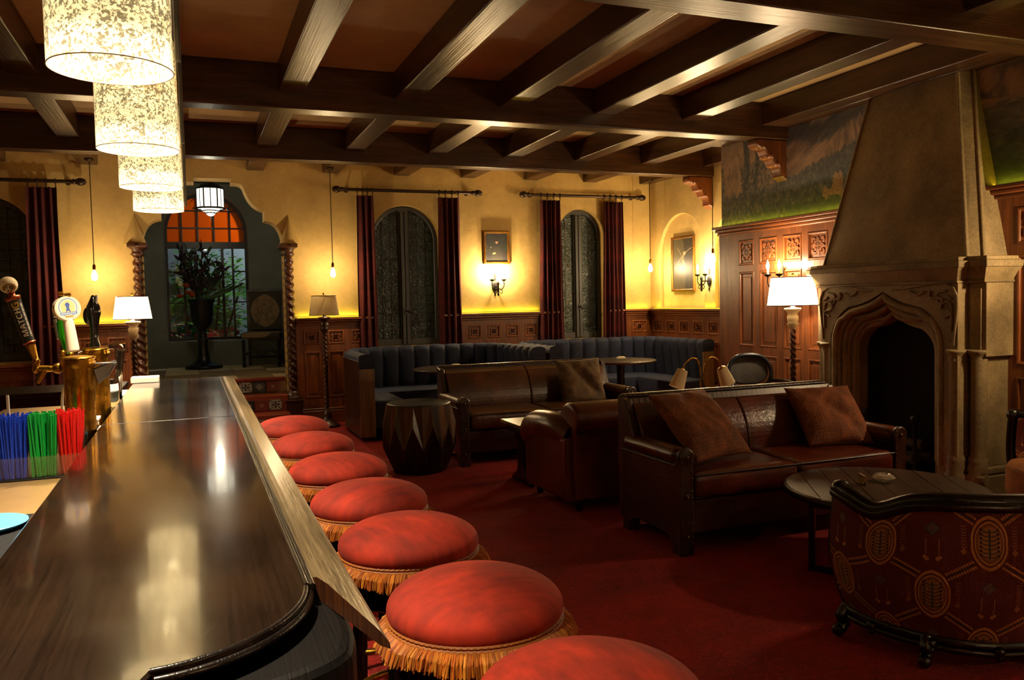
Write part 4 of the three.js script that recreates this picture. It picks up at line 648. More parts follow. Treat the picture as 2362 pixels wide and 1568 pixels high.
// ---------------------------------------------------------------- bar stools
{
  const S = thing('bar_stool', '', 'bar stool', [0, 0, 0], 0, 'red velvet bar stools'), r = rng(77);
  mesh('cushion', gridSurf(64, 22, (u, v) => { const a = -u * 2 * PI, t = v; let rr, y; if (t < .25) { const k = t / .25 * PI / 2; rr = .212 + .013 * Math.sin(k); y = .704 + .022 * (1 - Math.cos(k)); } else { const k = (t - .25) / .75, q = Math.cos(k * PI / 2); rr = .225 * Math.pow(q, .92); y = .726 + .086 * Math.pow(Math.sin(k * PI / 2), .95); } const n = (fbm(.5 + .5 * Math.cos(a) * rr * 2, .5 + .5 * Math.sin(a) * rr * 2, 5, 5, 2) - .5) * .003; return [rr * Math.cos(a), y + n * sstep(.25, .6, t), rr * Math.sin(a)]; }, true), M.velvet, S); { const g = S.children[0].geometry, p = g.attributes.position, uv = g.attributes.uv; for (let i = 0; i < p.count; i++) uv.setXY(i, p.getX(i), p.getZ(i) + .3 * p.getY(i)); }
  const cord = []; for (const [y, rr] of [[.706, .219], [.697, .221]]) { const pts = []; const N = 150; for (let i = 0; i < N; i++) { const a = i / N * 2 * PI; pts.push([rr * Math.cos(a), y + .0012 * Math.sin(i * PI), rr * Math.sin(a)]); } cord.push(uvm(gridSurf(360, 8, (u, v) => { const a = u * 2 * PI, b = v * 2 * PI, q = .0055 * (1 + .22 * Math.cos(90 * a + 2 * b)); return [(rr + q * Math.cos(b)) * Math.cos(a), y + q * Math.sin(b), (rr + q * Math.cos(b)) * Math.sin(a)]; }))); }
  mesh('cord_trim', merge(cord), M.cord, S);
  // fringe: many hanging threads
  const pos = [], col = [], N = 1100, cols = [[.46, .155, .012], [.34, .095, .008], [.54, .215, .022], [.26, .055, .005], [.46, .115, .009]];
  for (let i = 0; i < N; i++) {
    const a = i / N * 2 * PI + (r() - .5) * .01, clump = Math.sin(Math.floor(a * 22) * 12.9) * .5 + .5, L = .032 + .012 * r() + .010 * clump, fl = .010 + .016 * r() + .005 * clump, w = .0016 + .001 * r(), sk = (r() - .5) * .05, c = cols[(r() * 5) | 0], b = .7 + .6 * r();
    const P = [[a, .224, .697], [a + sk * .45 + (r() - .5) * .02, .228 + fl * .7, .697 - L * .4], [a + sk + (r() - .5) * .03, .229 + fl * (.9 + .3 * r()), .697 - L]];
    for (let k = 0; k < 2; k++) { const A = P[k], B = P[k + 1], wa = w / .23, X = (q, da, dr) => [(q[1] + dr) * Math.cos(q[0] + da), q[2], (q[1] + dr) * Math.sin(q[0] + da)]; const a0 = X(A, -wa, 0), a1 = X(A, wa, 0), a2 = X(A, 0, w * 1.4), b0 = X(B, -wa, 0), b1 = X(B, wa, 0), b2 = X(B, 0, w * 1.4); for (const t of [[a0, b0, b2], [a0, b2, a2], [a2, b2, b1], [a2, b1, a1]]) for (const p of t) { pos.push(...p); col.push(c[0] * b, c[1] * b, c[2] * b); } }
  }
  const fg = new THREE.BufferGeometry(); fg.setAttribute('position', new THREE.Float32BufferAttribute(pos, 3)); fg.setAttribute('color', new THREE.Float32BufferAttribute(col, 3)); fg.computeVertexNormals();
  const fr = mesh('fringe', fg, M.fringe, S); fr.userData.kind = 'stuff';
  mesh('apron', merge([lathe([[0, .70], [.2, .70], [.2, .66], [.205, .655], [.198, .645], [.195, .59], [.2, .585], [.202, .575], [.19, .565], [0, .565]], 48), ...Array.from({ length: 36 }, (_, i) => box(.012, .05, .02, 0, .595, .196, .004).rotateY(i * PI / 18))]), M.ebony, S);
  for (let k = 0; k < 4; k++) { const a = k * PI / 2 + PI / 4; mesh('leg', merge([rod([.165 * Math.cos(a), .58, .165 * Math.sin(a)], [.19 * Math.cos(a), .3, .19 * Math.sin(a)], .016, 10, .022), rod([.19 * Math.cos(a), .3, .19 * Math.sin(a)], [.215 * Math.cos(a), 0, .215 * Math.sin(a)], .018, 10, .016)]), M.ebony, S); }
  mesh('foot_ring', uvm(new THREE.TorusGeometry(.2, .012, 10, 48).rotateX(PI / 2)).translate(0, .22, 0), M.brass, S);
  const spots = [[.685, -1.385], [.645, -1.955], [.625, -2.56], [.615, -3.14], [.60, -3.78], [.575, -4.48], [.555, -5.2]];
  const lab = ['next to the mitred end of the bar rail', 'second from the mitred bar end', 'third from the mitred bar end', 'fourth from the mitred bar end', 'fifth from the mitred bar end', 'sixth from the mitred bar end', 'at the far bar end by the steps'];
  spots.forEach(([x, z], i) => { const l = 'red velvet stool with gold fringe ' + lab[i]; if (i) copyOf(S, l, [x, 0, z], i * 1.7); else { S.position.set(x, 0, z); S.userData.label = l; } });
}
// ---------------------------------------------------------------- sofas
const bandTex = canvasTex(1024, 64, (c, w, h) => { c.fillStyle = '#2a1610'; c.fillRect(0, 0, w, h); const r = rng(31); for (let x = 0; x < w; x += 30) { c.fillStyle = '#84705c'; c.fillRect(x + 4, 10, 5, 42); c.fillRect(x + 18, 10, 5, 42); c.fillRect(x + 4, 27, 19, 7); c.beginPath(); c.arc(x + 13, 14, 4, 0, 7); c.fill(); c.beginPath(); c.arc(x + 13, 48, 4, 0, 7); c.fill(); if (r() < .3) { c.fillStyle = '#2a1610'; c.fillRect(x, 8, 12 * r() + 4, 48); } } });
function sofa(label, p, w, lea, leaD, band) {
  const t = thing('leather_sofa', label, 'sofa', p, 0, 'leather sofas'), D = .68, aw = .1, hw = w / 2, zf = D / 2, zb = -D / 2;
  for (const s of [-1, 1]) {
    const a = part('arm', t, [s * (hw - aw / 2), 0, 0]);
    const sh = new THREE.Shape(); sh.moveTo(-zf, 0); sh.lineTo(-zf + .09, 0); sh.lineTo(-zf + .09, .05); sh.quadraticCurveTo(-zf + .13, .10, -zf + .2, .10); sh.lineTo(zf - .2, .10); sh.quadraticCurveTo(zf - .13, .10, zf - .09, .05); sh.lineTo(zf - .09, 0); sh.lineTo(zf, 0); sh.lineTo(zf, .56); sh.lineTo(-zf, .56); sh.closePath();
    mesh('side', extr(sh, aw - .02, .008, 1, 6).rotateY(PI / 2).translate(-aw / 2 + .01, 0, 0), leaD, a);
    mesh('roll', uvm(new THREE.CapsuleGeometry(.052, D - .14, 8, 20).rotateX(PI / 2).scale(1.12, 1, 1)).translate(0, .573, .0), lea, a);
    mesh('piping', merge([-1, 1].map(q => rod([q * .05, .525, zf - .02], [q * .05, .525, zb + .02], .006, 6))), leaD, a);
    mesh('front_post', merge([box(.09, .55, .018, 0, 0, zf + .004, .005), lathe([[0, 0], [.056, 0], [.056, .02], [.045, .026], [0, .026]], 24).rotateX(PI / 2).translate(0, .573, zf - .012)]), leaD, a);
    const st = []; for (let i = 0; i < 12; i++) st.push(uvm(new THREE.SphereGeometry(.0065, 8, 6).scale(1, 1, .6)).translate(s * -.034, .07 + i * .038, zf + .014)); for (let i = 0; i < 10; i++) { const q = i / 10 * 2 * PI; st.push(uvm(new THREE.SphereGeometry(.005, 8, 6)).translate(.043 * Math.cos(q), .573 + .043 * Math.sin(q), zf + .013)); } st.push(ball(.012, 0, .573, zf + .016, 10)); for (const y of [.11, .34]) st.push(ball(.011, 0, y, zf + .016, 10));
    mesh('nail_head', merge(st), M.stud, a);
  }
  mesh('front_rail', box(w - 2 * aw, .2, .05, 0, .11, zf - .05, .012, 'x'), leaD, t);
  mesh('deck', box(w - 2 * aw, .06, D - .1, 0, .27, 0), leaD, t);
  const bs = new THREE.Shape(); bs.moveTo(zb - .03, .1); bs.lineTo(zb + .08, .1); bs.lineTo(zb + .17, .40); bs.bezierCurveTo(zb + .23, .5, zb + .20, .66, zb + .075, .80); bs.lineTo(zb + .0, .83); bs.lineTo(zb - .035, .80); bs.closePath();
  const bw = w - .02 - aw; for (const s of [-1, 1]) mesh('back', extr(bs, bw / 2 - .002, .012, 3, 14).rotateY(-PI / 2).translate(s > 0 ? bw / 2 : -.001, 0, 0), lea, t);
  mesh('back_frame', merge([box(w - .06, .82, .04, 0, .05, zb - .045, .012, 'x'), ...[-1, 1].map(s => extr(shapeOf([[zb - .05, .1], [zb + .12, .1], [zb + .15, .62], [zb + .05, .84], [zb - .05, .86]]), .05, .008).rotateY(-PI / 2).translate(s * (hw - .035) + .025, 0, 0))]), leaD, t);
  if (band) { mesh('top_band', new THREE.BoxGeometry(w - .08, .045, .02).rotateX(-.35).translate(0, .825, zb + .035), new THREE.MeshStandardMaterial({ map: (() => { const q = bandTex.clone(); q.repeat.set(1.2, 1); return q; })(), roughness: .35 }), t, 'inlaid band along the top of the back'); }
  const sd = []; for (let i = 0; i < 46; i++) sd.push(uvm(new THREE.SphereGeometry(.0055, 7, 5)).translate(-hw + .05 + i * (w - .1) / 45, .862, zb - .02)); mesh('nail_head', merge(sd), M.stud, t);
  mesh('top_trim', rod([-hw + .02, .852, zb - .03], [hw - .02, .852, zb - .03], .012, 8), leaD, t);
  for (const s of [-1, 1]) { const cw = (w - 2 * aw) / 2 - .006, c = mesh('seat_cushion', cushion(cw, .15, .54, .045, .022, .008, s + 3).translate(s * cw / 2 + s * .003, .40, .09), lea, t); const e = []; for (const y of [.455, .345]) { e.push(tube([[-1, -1], [1, -1], [1, 1], [-1, 1]].flatMap(([a, b], i) => [[a, b, i]]).map(([a, b]) => [s * (cw / 2 + .003) + a * (cw / 2 - .012), y, .09 + b * .258]), .006, 80, 6, true)); } mesh('piping', merge([rod([s * .003, .462, .352], [s * (cw + .003), .462, .352], .006, 6)]), leaD, c); }
  return t;
}
sofa('red brown leather sofa with a patterned band along its back', [3.425, 0, -4.34], 1.72, M.leather, M.leatherD, true);
sofa('olive brown leather sofa with one grey cushion before the benches', [3.12, 0, -7.36], 1.82, M.leatherB, M.leatherD, false);
// throw pillows
const weave = dataTex(256, 256, (u, v) => { const a = Math.floor(u * 16), b = Math.floor(v * 16), e = ((u * 16) % 1), f = ((v * 16) % 1); return ((a + b) % 2 ? (e < .18 || e > .82) : (f < .18 || f > .82)) ? .2 : .75 + .25 * (fbm(u, v, 64, 64, 2) - .5); }, false, .34, .34);
const pilTex = dataTex(256, 256, (u, v) => { const n = fbm(u, v, 5, 5, 4), f = fbm(u, v, 64, 64, 2); const k = .75 + .35 * (n - .5) + .35 * (f - .5); return [k, k * .96, k * .9]; }, true, .34, .34);
const pilMat = (hex, s = .004) => new THREE.MeshPhysicalMaterial({ color: hex, map: pilTex, bumpMap: weave, bumpScale: s, roughness: .85, sheen: .3, sheenColor: new THREE.Color(hex), sheenRoughness: .6 });
function throwPillow(label, p, rot, mat, sz = .45, dent = 0, seed = 1) { const o = mesh('throw_pillow', pillow(sz, sz, .17, seed, dent), mat); o.position.set(...p); o.rotation.set(...rot, 'YXZ'); tag(o, label, 'cushion', 'throw pillows'); }
throwPillow('rust brown woven cushion leaning on the near arm of the red brown sofa', [2.935, .70, -4.32], [-.80, .30, -.01], pilMat(0x9a5c2c), .54, .2, 1);
throwPillow('rust brown cushion leaning at the fireplace end of the red brown sofa', [4.0, .672, -4.37], [-.745, -.19, .0], pilMat(0x9c5826, .002), .485, .5, 4);
throwPillow('grey brown cushion leaning on the olive brown sofa', [3.60, .675, -7.36], [-.42, -.1, .03], pilMat(0x80694a, .002), .47, 1, 7);
// ---------------------------------------------------------------- club armchair, its back to the bar side
{
  const t = thing('club_armchair', 'dark brown leather club armchair with rolled arms and bolster back', 'armchair', [2.84, 0, -5.50], PI);
  const bs = new THREE.Shape(); bs.moveTo(-.40, .10); bs.lineTo(-.22, .10); bs.lineTo(-.15, .5); bs.bezierCurveTo(-.12, .6, -.12, .68, -.18, .73); bs.bezierCurveTo(-.26, .79, -.38, .78, -.42, .70); bs.bezierCurveTo(-.44, .64, -.42, .60, -.40, .565); bs.closePath();
  mesh('back', extr(bs, .80, .03, 4, 16).rotateY(-PI / 2).translate(.40, 0, 0), M.leather, t);
  mesh('back_welt', merge([rod([-.395, .565, -.405], [.395, .565, -.405], .007, 8)]), M.leatherD, t);
  for (const s of [-1, 1]) {
    const c = new THREE.CatmullRomCurve3([V3(s * .35, .52, -.30), V3(s * .39, .57, -.12), V3(s * .405, .565, .12), V3(s * .40, .53, .30), V3(s * .39, .47, .38)]);
    const a = part('arm', t);
    mesh('roll', uvm(new THREE.TubeGeometry(c, 40, .105, 20)), M.leather, a); mesh('roll_end', uvm(new THREE.SphereGeometry(.105, 22, 16).scale(1, 1, .45)).translate(s * .39, .47, .38), M.leather, a);
    mesh('side', extr(shapeOf([[-.36, .08], [.38, .08], [.40, .46], [.1, .55], [-.36, .53]]), .15, .03, 3).rotateY(-PI / 2).translate(s * .385 + .075, 0, 0), M.leather, a);
  }
  mesh('base', box(.66, .22, .66, 0, .08, .02, .03, 'x'), M.leatherD, t); mesh('seat_cushion', cushion(.58, .17, .60, .06, .03, .008, 9).translate(0, .38, .09), M.leather, t);
  for (const [x, z] of [[-.34, -.32], [.34, -.32], [-.36, .32], [.36, .32]]) mesh('foot', lathe([[0, 0], [.022, 0], [.03, .03], [.036, .08], [.04, .1], [0, .1]], 14).translate(x, 0, z), M.ebony, t);
}
// ---------------------------------------------------------------- barrel chair in patterned fabric, seen from behind
const ikat = canvasTex(1024, 1024, (c, W) => {
  c.fillStyle = '#5e1a12'; c.fillRect(0, 0, W, W); const r = rng(8);
  for (let i = 0; i < 9000; i++) { c.fillStyle = r() < .5 ? 'rgba(40,12,10,.35)' : 'rgba(130,44,26,.25)'; c.fillRect(r() * W, r() * W, 3, 7); }
  const gold = '#bc8446', teal = '#333c3e', dk = '#3a1c16';
  const med = (x, y, a, b) => { c.save(); c.translate(x, y); const ring = (k, f) => { c.fillStyle = f; c.beginPath(); c.moveTo(0, -b * k * 1.12); c.bezierCurveTo(a * k * .9, -b * k, a * k * 1.1, -b * k * .3, a * k, 0); c.bezierCurveTo(a * k * 1.1, b * k * .3, a * k * .8, b * k, 0, b * k * 1.12); c.bezierCurveTo(-a * k * .8, b * k, -a * k * 1.1, b * k * .3, -a * k, 0); c.bezierCurveTo(-a * k * 1.1, -b * k * .3, -a * k * .9, -b * k, 0, -b * k * 1.12); c.fill(); }; ring(1, gold); ring(.88, '#5a2014'); ring(.80, gold); ring(.73, '#7c4c2a'); ring(.62, '#a06c3a'); c.strokeStyle = teal; c.lineWidth = 16; c.beginPath(); c.moveTo(0, -b * .58); c.lineTo(0, b * .62); c.stroke(); for (let k = -3; k <= 3; k++) { const yy = k * b * .17; for (const s of [-1, 1]) { c.lineWidth = 9; c.beginPath(); c.moveTo(0, yy + 12); c.quadraticCurveTo(s * a * .3, yy + 16, s * a * .48, yy - 10); c.stroke(); c.beginPath(); c.arc(s * a * .48, yy - 10, 12, 0, 7); c.fillStyle = dk; c.fill(); } } c.restore(); };
  const leafLine = (x0, y0, x1, y1) => { c.strokeStyle = '#3c2a1c'; c.lineWidth = 16; c.beginPath(); c.moveTo(x0, y0); c.lineTo(x1, y1); c.stroke(); const n = 5, L = Math.hypot(x1 - x0, y1 - y0), nx = -(y1 - y0) / L, ny = (x1 - x0) / L; for (let i = 0; i <= n; i++) { const t = i / n, x = mix(x0, x1, t), y = mix(y0, y1, t); for (const s of [-1, 1]) { c.fillStyle = gold; c.beginPath(); c.ellipse(x + s * nx * 26, y + s * ny * 26, 15, 10, .7, 0, 7); c.fill(); } } };
  const col = (x, y0, y1) => { c.strokeStyle = '#8a5630'; c.lineWidth = 8; for (let y = y0; y < y1; y += 26) { c.beginPath(); c.moveTo(x - 24, y); c.lineTo(x, y + 15); c.lineTo(x + 24, y); c.stroke(); } c.fillStyle = '#96602f'; c.beginPath(); c.moveTo(x, y1 + 6); c.lineTo(x + 30, y1 + 38); c.lineTo(x, y1 + 70); c.lineTo(x - 30, y1 + 38); c.fill(); };
  for (const [ox, oy] of [[512, 0], [512, 1024], [0, 512], [1024, 512]]) { c.fillStyle = teal; c.save(); c.translate(ox, oy - 110); c.rotate(.78); c.fillRect(-48, -48, 96, 96); c.strokeStyle = '#8a5a34'; c.lineWidth = 7; for (let k = 0; k < 4; k++) { c.rotate(PI / 2); c.strokeRect(8, 8, 26, 26); } c.restore(); for (const s of [-1, 1]) { c.fillStyle = '#96602f'; c.fillRect(ox + s * 60 - 6, oy - 20, 12, 150); c.fillStyle = gold; c.beginPath(); c.arc(ox + s * 50, oy + 165, 20, 0, 7); c.arc(ox + s * 72, oy + 150, 16, 0, 7); c.fill(); } }
  for (const [ox, oy] of [[0, 0], [1024, 0], [0, 1024], [1024, 1024], [512, 512]]) { for (const [sx, sy] of [[1, 1], [1, -1], [-1, 1], [-1, -1]]) leafLine(ox + sx * 140, oy + sy * 190, ox + sx * 256, oy + sy * 256); for (const s of [-1, 1]) col(ox + s * 232, oy - 150, oy + 40); med(ox, oy, 165, 215); }
});
const ikatMat = new THREE.MeshPhysicalMaterial({ map: ikat, roughness: .85, sheen: .2, sheenColor: new THREE.Color(0x804020), bumpMap: weave, bumpScale: .0008 });
function barrelChair(label, p, turn, seatMat = ikatMat) {                       // local: seat faces -z, back bulges to +z
  const t = thing('barrel_chair', label, 'armchair', p, turn, 'patterned barrel chairs'), A0 = -66 * PI / 180, A1 = -A0, R0 = .56;
  const rad = (a, v) => R0 + .05 * v + .05 * Math.sin(v * PI) - .035 * Math.pow(Math.abs(a) / A1, 3), top = a => .665 - .05 * Math.pow(Math.abs(a) / A1, 2) - .055 * Math.exp(-Math.pow((Math.abs(a) / A1 - .68) / .17, 2)) + .02 * Math.pow(Math.abs(a) / A1, 8);
  const P = (a, v, o) => { const r = rad(a, v) + o, y = mix(.105 + .02 * Math.abs(a) / A1, top(a), v); return [r * Math.sin(a), y, r * Math.cos(a)]; };
  const outer = gridSurf(60, 16, (u, v) => P(mix(A0, A1, u), v, 0)), inner = gridSurf(60, 16, (u, v) => P(mix(A1, A0, u), v, -.09));
  for (const g of [outer, inner]) { const uv = g.attributes.uv; for (let i = 0; i < uv.count; i++) uv.setXY(i, uv.getX(i) * 3.7 + .3, uv.getY(i) * 1.25 + .05); }
  mesh('outer_back', outer, ikatMat, t, 'red ikat fabric with gold leaf medallions'); mesh('inner_back', inner, ikatMat, t);
  const line = (v, o, dy, n = 40) => Array.from({ length: n + 1 }, (_, i) => { const q = P(mix(A0 * 1.01, A1 * 1.01, i / n), v, o); return [q[0], q[1] + dy, q[2]]; });
  mesh('top_rail', merge([tube(line(1, -.03, .014), .034, 90, 12), tube(line(1, .0, .0), .022, 90, 10)]), M.ebony, t);
  mesh('seat_rail', merge([tube(line(0, -.01, -.005), .026, 90, 10), tube(line(0, .01, -.03), .014, 90, 8)]), M.ebony, t);
  for (const s of [-1, 1]) { const q = v => { const a = P(s * A1, v, -.03); return [a[0], a[1], a[2]]; }; mesh('arm_post', merge([tube([q(1), q(.8), q(.5), q(.2), q(0)], .03, 24, 10), ball(.042, q(1)[0], q(1)[1] + .01, q(1)[2], 12)]), M.ebony, t); }
  const leg = (a) => { const q = P(a, 0, 0), ox = Math.sin(a), oz = Math.cos(a); return merge([tube([[q[0], q[1], q[2]], [q[0] + ox * .03, q[1] - .04, q[2] + oz * .03], [q[0] + ox * .01, .06, q[2] + oz * .01], [q[0] + ox * .035, .025, q[2] + oz * .035]], .024, 16, 10), ball(.027, q[0] + ox * .045, .028, q[2] + oz * .045, 10)]); };
  for (const a of [A0 * .98, -.45, .45, A1 * .98]) mesh('leg', leg(a), M.ebony, t);
  for (const k of [-.9, -.45, 0, .45, .9]) { const q = P(k * A1 * .8, 0, .02); mesh('carved_rosette', merge([ball(.022, q[0], q[1] - .015, q[2], 8), ball(.014, q[0], q[1] - .04, q[2], 8)]), M.ebony, t); }
  const seat = lathe([[0, .12], [.46, .12], [.48, .18], [.48, .32], [.45, .36], [.3, .385], [0, .39]], 36, 'x'); mesh('seat', seat.scale(.96, 1, .62).translate(0, 0, .17), seatMat, t);
  return t;
}
barrelChair('red ikat barrel chair with dark carved frame beside the coffee table', [3.155, 0, -2.74], -.5);
barrelChair('barrel chair with orange seat at the panelling right of the fireplace', [4.97, 0, -3.44], PI / 2, pilMat(0xc07a30));
// chair behind the sofa near the panelling
{
  const t = thing('oval_back_armchair', 'dark framed armchair with grey oval back near the panelling', 'armchair', [4.86, 0, -6.22], -.35);
  const ov = (k, y) => Array.from({ length: 32 }, (_, i) => { const a = i / 32 * 2 * PI; return [.205 * k * Math.sign(Math.cos(a)) * Math.pow(Math.abs(Math.cos(a)), .7), y + .155 * k * Math.sign(Math.sin(a)) * Math.pow(Math.abs(Math.sin(a)), .75) + (Math.sin(a) > 0 ? .03 * Math.cos(a) ** 2 * -1 : 0)]; });
  mesh('back_frame', tube(ov(1, .77).map(([x, y]) => [x, y, -.2 - (y - .5) * .15]), .02, 90, 10, true), new THREE.MeshStandardMaterial({ color: 0x161c20, roughness: .25 }), t);
  mesh('back_pad', extr(shapeOf(ov(.95, .77)), .05, .015, 3, 8).rotateX(-.15).translate(0, .02, -.095 - .115), new THREE.MeshPhysicalMaterial({ color: 0x4a443c, roughness: .8, map: pilTex }), t);
  mesh('seat', cushion(.5, .09, .48, .04, .02, .002, 2).translate(0, .43, .03), new THREE.MeshPhysicalMaterial({ color: 0x6a5c44, roughness: .8, map: pilTex }), t); mesh('seat_rail', box(.5, .06, .48, 0, .34, .03, .02), M.ebony, t);
  for (const s of [-1, 1]) { mesh('arm', tube([[s * .2, .68, -.22], [s * .27, .69, -.05], [s * .28, .68, .14], [s * .26, .56, .18], [s * .24, .4, .17]], .017, 30, 8), M.ebony, t); for (const z of [-.2, .22]) mesh('leg', rod([s * .22, .36, z], [s * .23, 0, z + Math.sign(z) * .02], .02, 10, .014), M.ebony, t); mesh('back_post', rod([s * .2, .36, -.2], [s * .17, .64, -.225], .017), M.ebony, t); }
}
// ---------------------------------------------------------------- tables
{ // round coffee table of boards
  const C = [3.54, 0, -3.445], t = thing('coffee_table', 'round coffee table of dark boards on black sled legs', 'table', C), r = .53, H = .425;
  const n = 8, bw = 2 * r / n; for (let i = 0; i < n; i++) { const a = -r + i * bw + .0012, b = a + bw - .0024, pts = []; const e = x => Math.sqrt(Math.max(0, (r - .012) ** 2 - x * x)); for (let k = 0; k <= 8; k++) { const x = clamp(mix(a, b, k / 8), -r + .0125, r - .0125); pts.push([x, e(x)]); } for (let k = 8; k >= 0; k--) { const x = clamp(mix(a, b, k / 8), -r + .0125, r - .0125); pts.push([x, -e(x)]); } mesh('board', uvm(extr(shapeOf(pts), .03, .0015).rotateX(-PI / 2).translate(0, H - .03 - (i % 3) * .0006, 0), 'z').rotateY(-.55), M.tableTop, t); }
  mesh('rim', uvm(new THREE.TorusGeometry(r - .008, .017, 10, 72).rotateX(PI / 2).scale(1, 1.1, 1)).translate(0, H - .021, 0), M.ebony, t); mesh('under_top', lathe([[0, H - .06], [r - .06, H - .06], [r - .03, H - .03], [0, H - .03]], 48), M.ebony, t);
  for (const s of [-1, 1]) { const g = merge([box(.03, H - .05, .03, -.29, 0, s * .36), box(.03, H - .05, .03, .29, 0, s * .36), box(.61, .03, .03, 0, 0, s * .36), box(.61, .03, .03, 0, H - .075, s * .36)]); mesh('sled_leg', g.rotateY(PI / 2 - .28 + PI / 2 * 0).rotateY(.85), M.black, t); }
}
function ashtray(label, x, y, z, s = 1) { const g = new THREE.LatheGeometry([[0, .004], [.028, .0], [.036, .004], [.062, .022], [.05, .036], [.034, .042], [.022, .036], [0, .03]].map(p => V2(p[0] * s, p[1] * s)), 9).toNonIndexed(); g.computeVertexNormals(); const o = mesh('crystal_ashtray', uvm(g), M.crystal); o.position.set(x, y, z); tag(o, label, 'ashtray', 'crystal ashtrays'); }
ashtray('faceted crystal ashtray on the round coffee table of boards', 3.62, .426, -3.53, 1.05);
{ const o = mesh('menu_card', merge([box(.075, .055, .006, 0, 0, 0).rotateX(-.25), box(.075, .05, .006, 0, 0, -.018).rotateX(.25)]), new THREE.MeshStandardMaterial({ color: 0xb8a070, roughness: .6 })); o.position.set(3.475, .427, -3.53); o.rotation.y = 1.15; tag(o, 'small folded card standing on the coffee table', 'card'); }
{ // low table before the olive sofa
  const t = thing('trestle_table', 'low table with pale glossy top before the club armchair', 'table', [2.93, 0, -6.2]);
  mesh('top', merge([box(1.1, .03, .44, 0, .475, 0, .006, 'x')]), new THREE.MeshPhysicalMaterial({ color: 0x9a8c68, map: woodTex, roughness: .3, clearcoat: .6, clearcoatRoughness: .15 }), t); mesh('apron', box(1.02, .06, .36, 0, .415, 0, .006, 'x'), M.ebony, t);
  for (const s of [-1, 1]) mesh('trestle', merge([extr((() => { const q = new THREE.Shape(); q.moveTo(-.2, 0); q.bezierCurveTo(-.2, .06, -.08, .05, -.06, .14); q.lineTo(-.06, .3); q.bezierCurveTo(-.06, .36, -.12, .38, -.17, .42); q.lineTo(.17, .42); q.bezierCurveTo(.12, .38, .06, .36, .06, .3); q.lineTo(.06, .14); q.bezierCurveTo(.08, .05, .2, .06, .2, 0); q.closePath(); return q; })(), .05, .008).rotateY(PI / 2).translate(s * .44 - .025, 0, 0)]), M.ebony, t);
  mesh('stretcher', box(.86, .05, .04, 0, .15, 0, .006, 'x'), M.ebony, t);
}
{ // faceted drum side table
  const t = thing('faceted_side_table', 'drum side table with pale zigzag facets over a dark lower half', 'side table', [1.85, 0, -7.07]), n = 12, rt = .285, rm = .33, rb = .235, H = .60;
  for (let k = 0; k < n; k++) {
    const a = (k + .3) / n * 2 * PI, d = PI / n, q = (r, an, y) => [r * Math.cos(an), y, r * Math.sin(an)];
    const T0 = q(rt, a - d, H), T1 = q(rt, a + d, H), M0 = q(rm * 1.0, a - d, .43), M1 = q(rm * 1.0, a + d, .43), P = q(rm * .985, a, .22), f = (...tr) => { const g = new THREE.BufferGeometry(); g.setAttribute('position', new THREE.Float32BufferAttribute(tr.flat(2), 3)); g.computeVertexNormals(); return uvm(g, 'y'); };
    const cT = q(rt * 1.02, a, H), cM = q(rm * 1.03, a, .43);
    mesh('facet', f([T0, cT, P], [T0, P, M0]), M.drumWood, t, 'pale wooden facet'); mesh('facet', f([cT, T1, P], [T1, M1, P]), M.drumDarkF || (M.drumDarkF = wood(0x4f3826, .3)), t);
    const B0 = q(rb, a - d, 0), B1 = q(rb, a + d, 0), N0 = q(rm * .99, a - d, .40), N1 = q(rm * .99, a + d, .40), L0 = q(rm, a, .2);
    mesh('lower_facet', f([M0, P, B0], [P, B1, B0], [P, M1, B1]), M.drumDark, t);
  }
  mesh('top', lathe([[0, H + .012], [rt - .01, H + .012], [rt, H + .004], [rt, H - .01], [0, H - .01]], 48), new THREE.MeshPhysicalMaterial({ color: 0x3a3a38, roughness: .3, map: woodTex }), t);
}
[[2.85, -9.12, .5, .725, 'round dark pedestal table in the bench beside the oak end panel'], [5.02, -9.12, .45, .715, 'round dark pedestal table in the bench by the alcove']].forEach(([x, z, r, H, l], i) => {
  const t = thing('pedestal_table', l, 'table', [x, 0, z], 0, 'pedestal tables in the benches');
  mesh('top', lathe([[0, H], [r - .01, H], [r, H - .008], [r, H - .024], [r - .02, H - .032], [0, H - .032]], 56), new THREE.MeshPhysicalMaterial({ color: 0x4c4436, map: woodTex, roughness: .28 }), t);
  mesh('column', lathe([[.06, H - .03], [.05, H - .1], [.045, .1], [.06, .05], [.2, .03], [.24, .012], [.24, 0], [0, 0]], 28), M.ebony, t);
  ashtray(['faceted crystal ashtray on the table beside the oak end panel', 'faceted crystal ashtray on the bench table by the alcove'][i], x + (i ? .0 : .0), H + .001, z + (i ? .02 : -.02), 1.05);
});
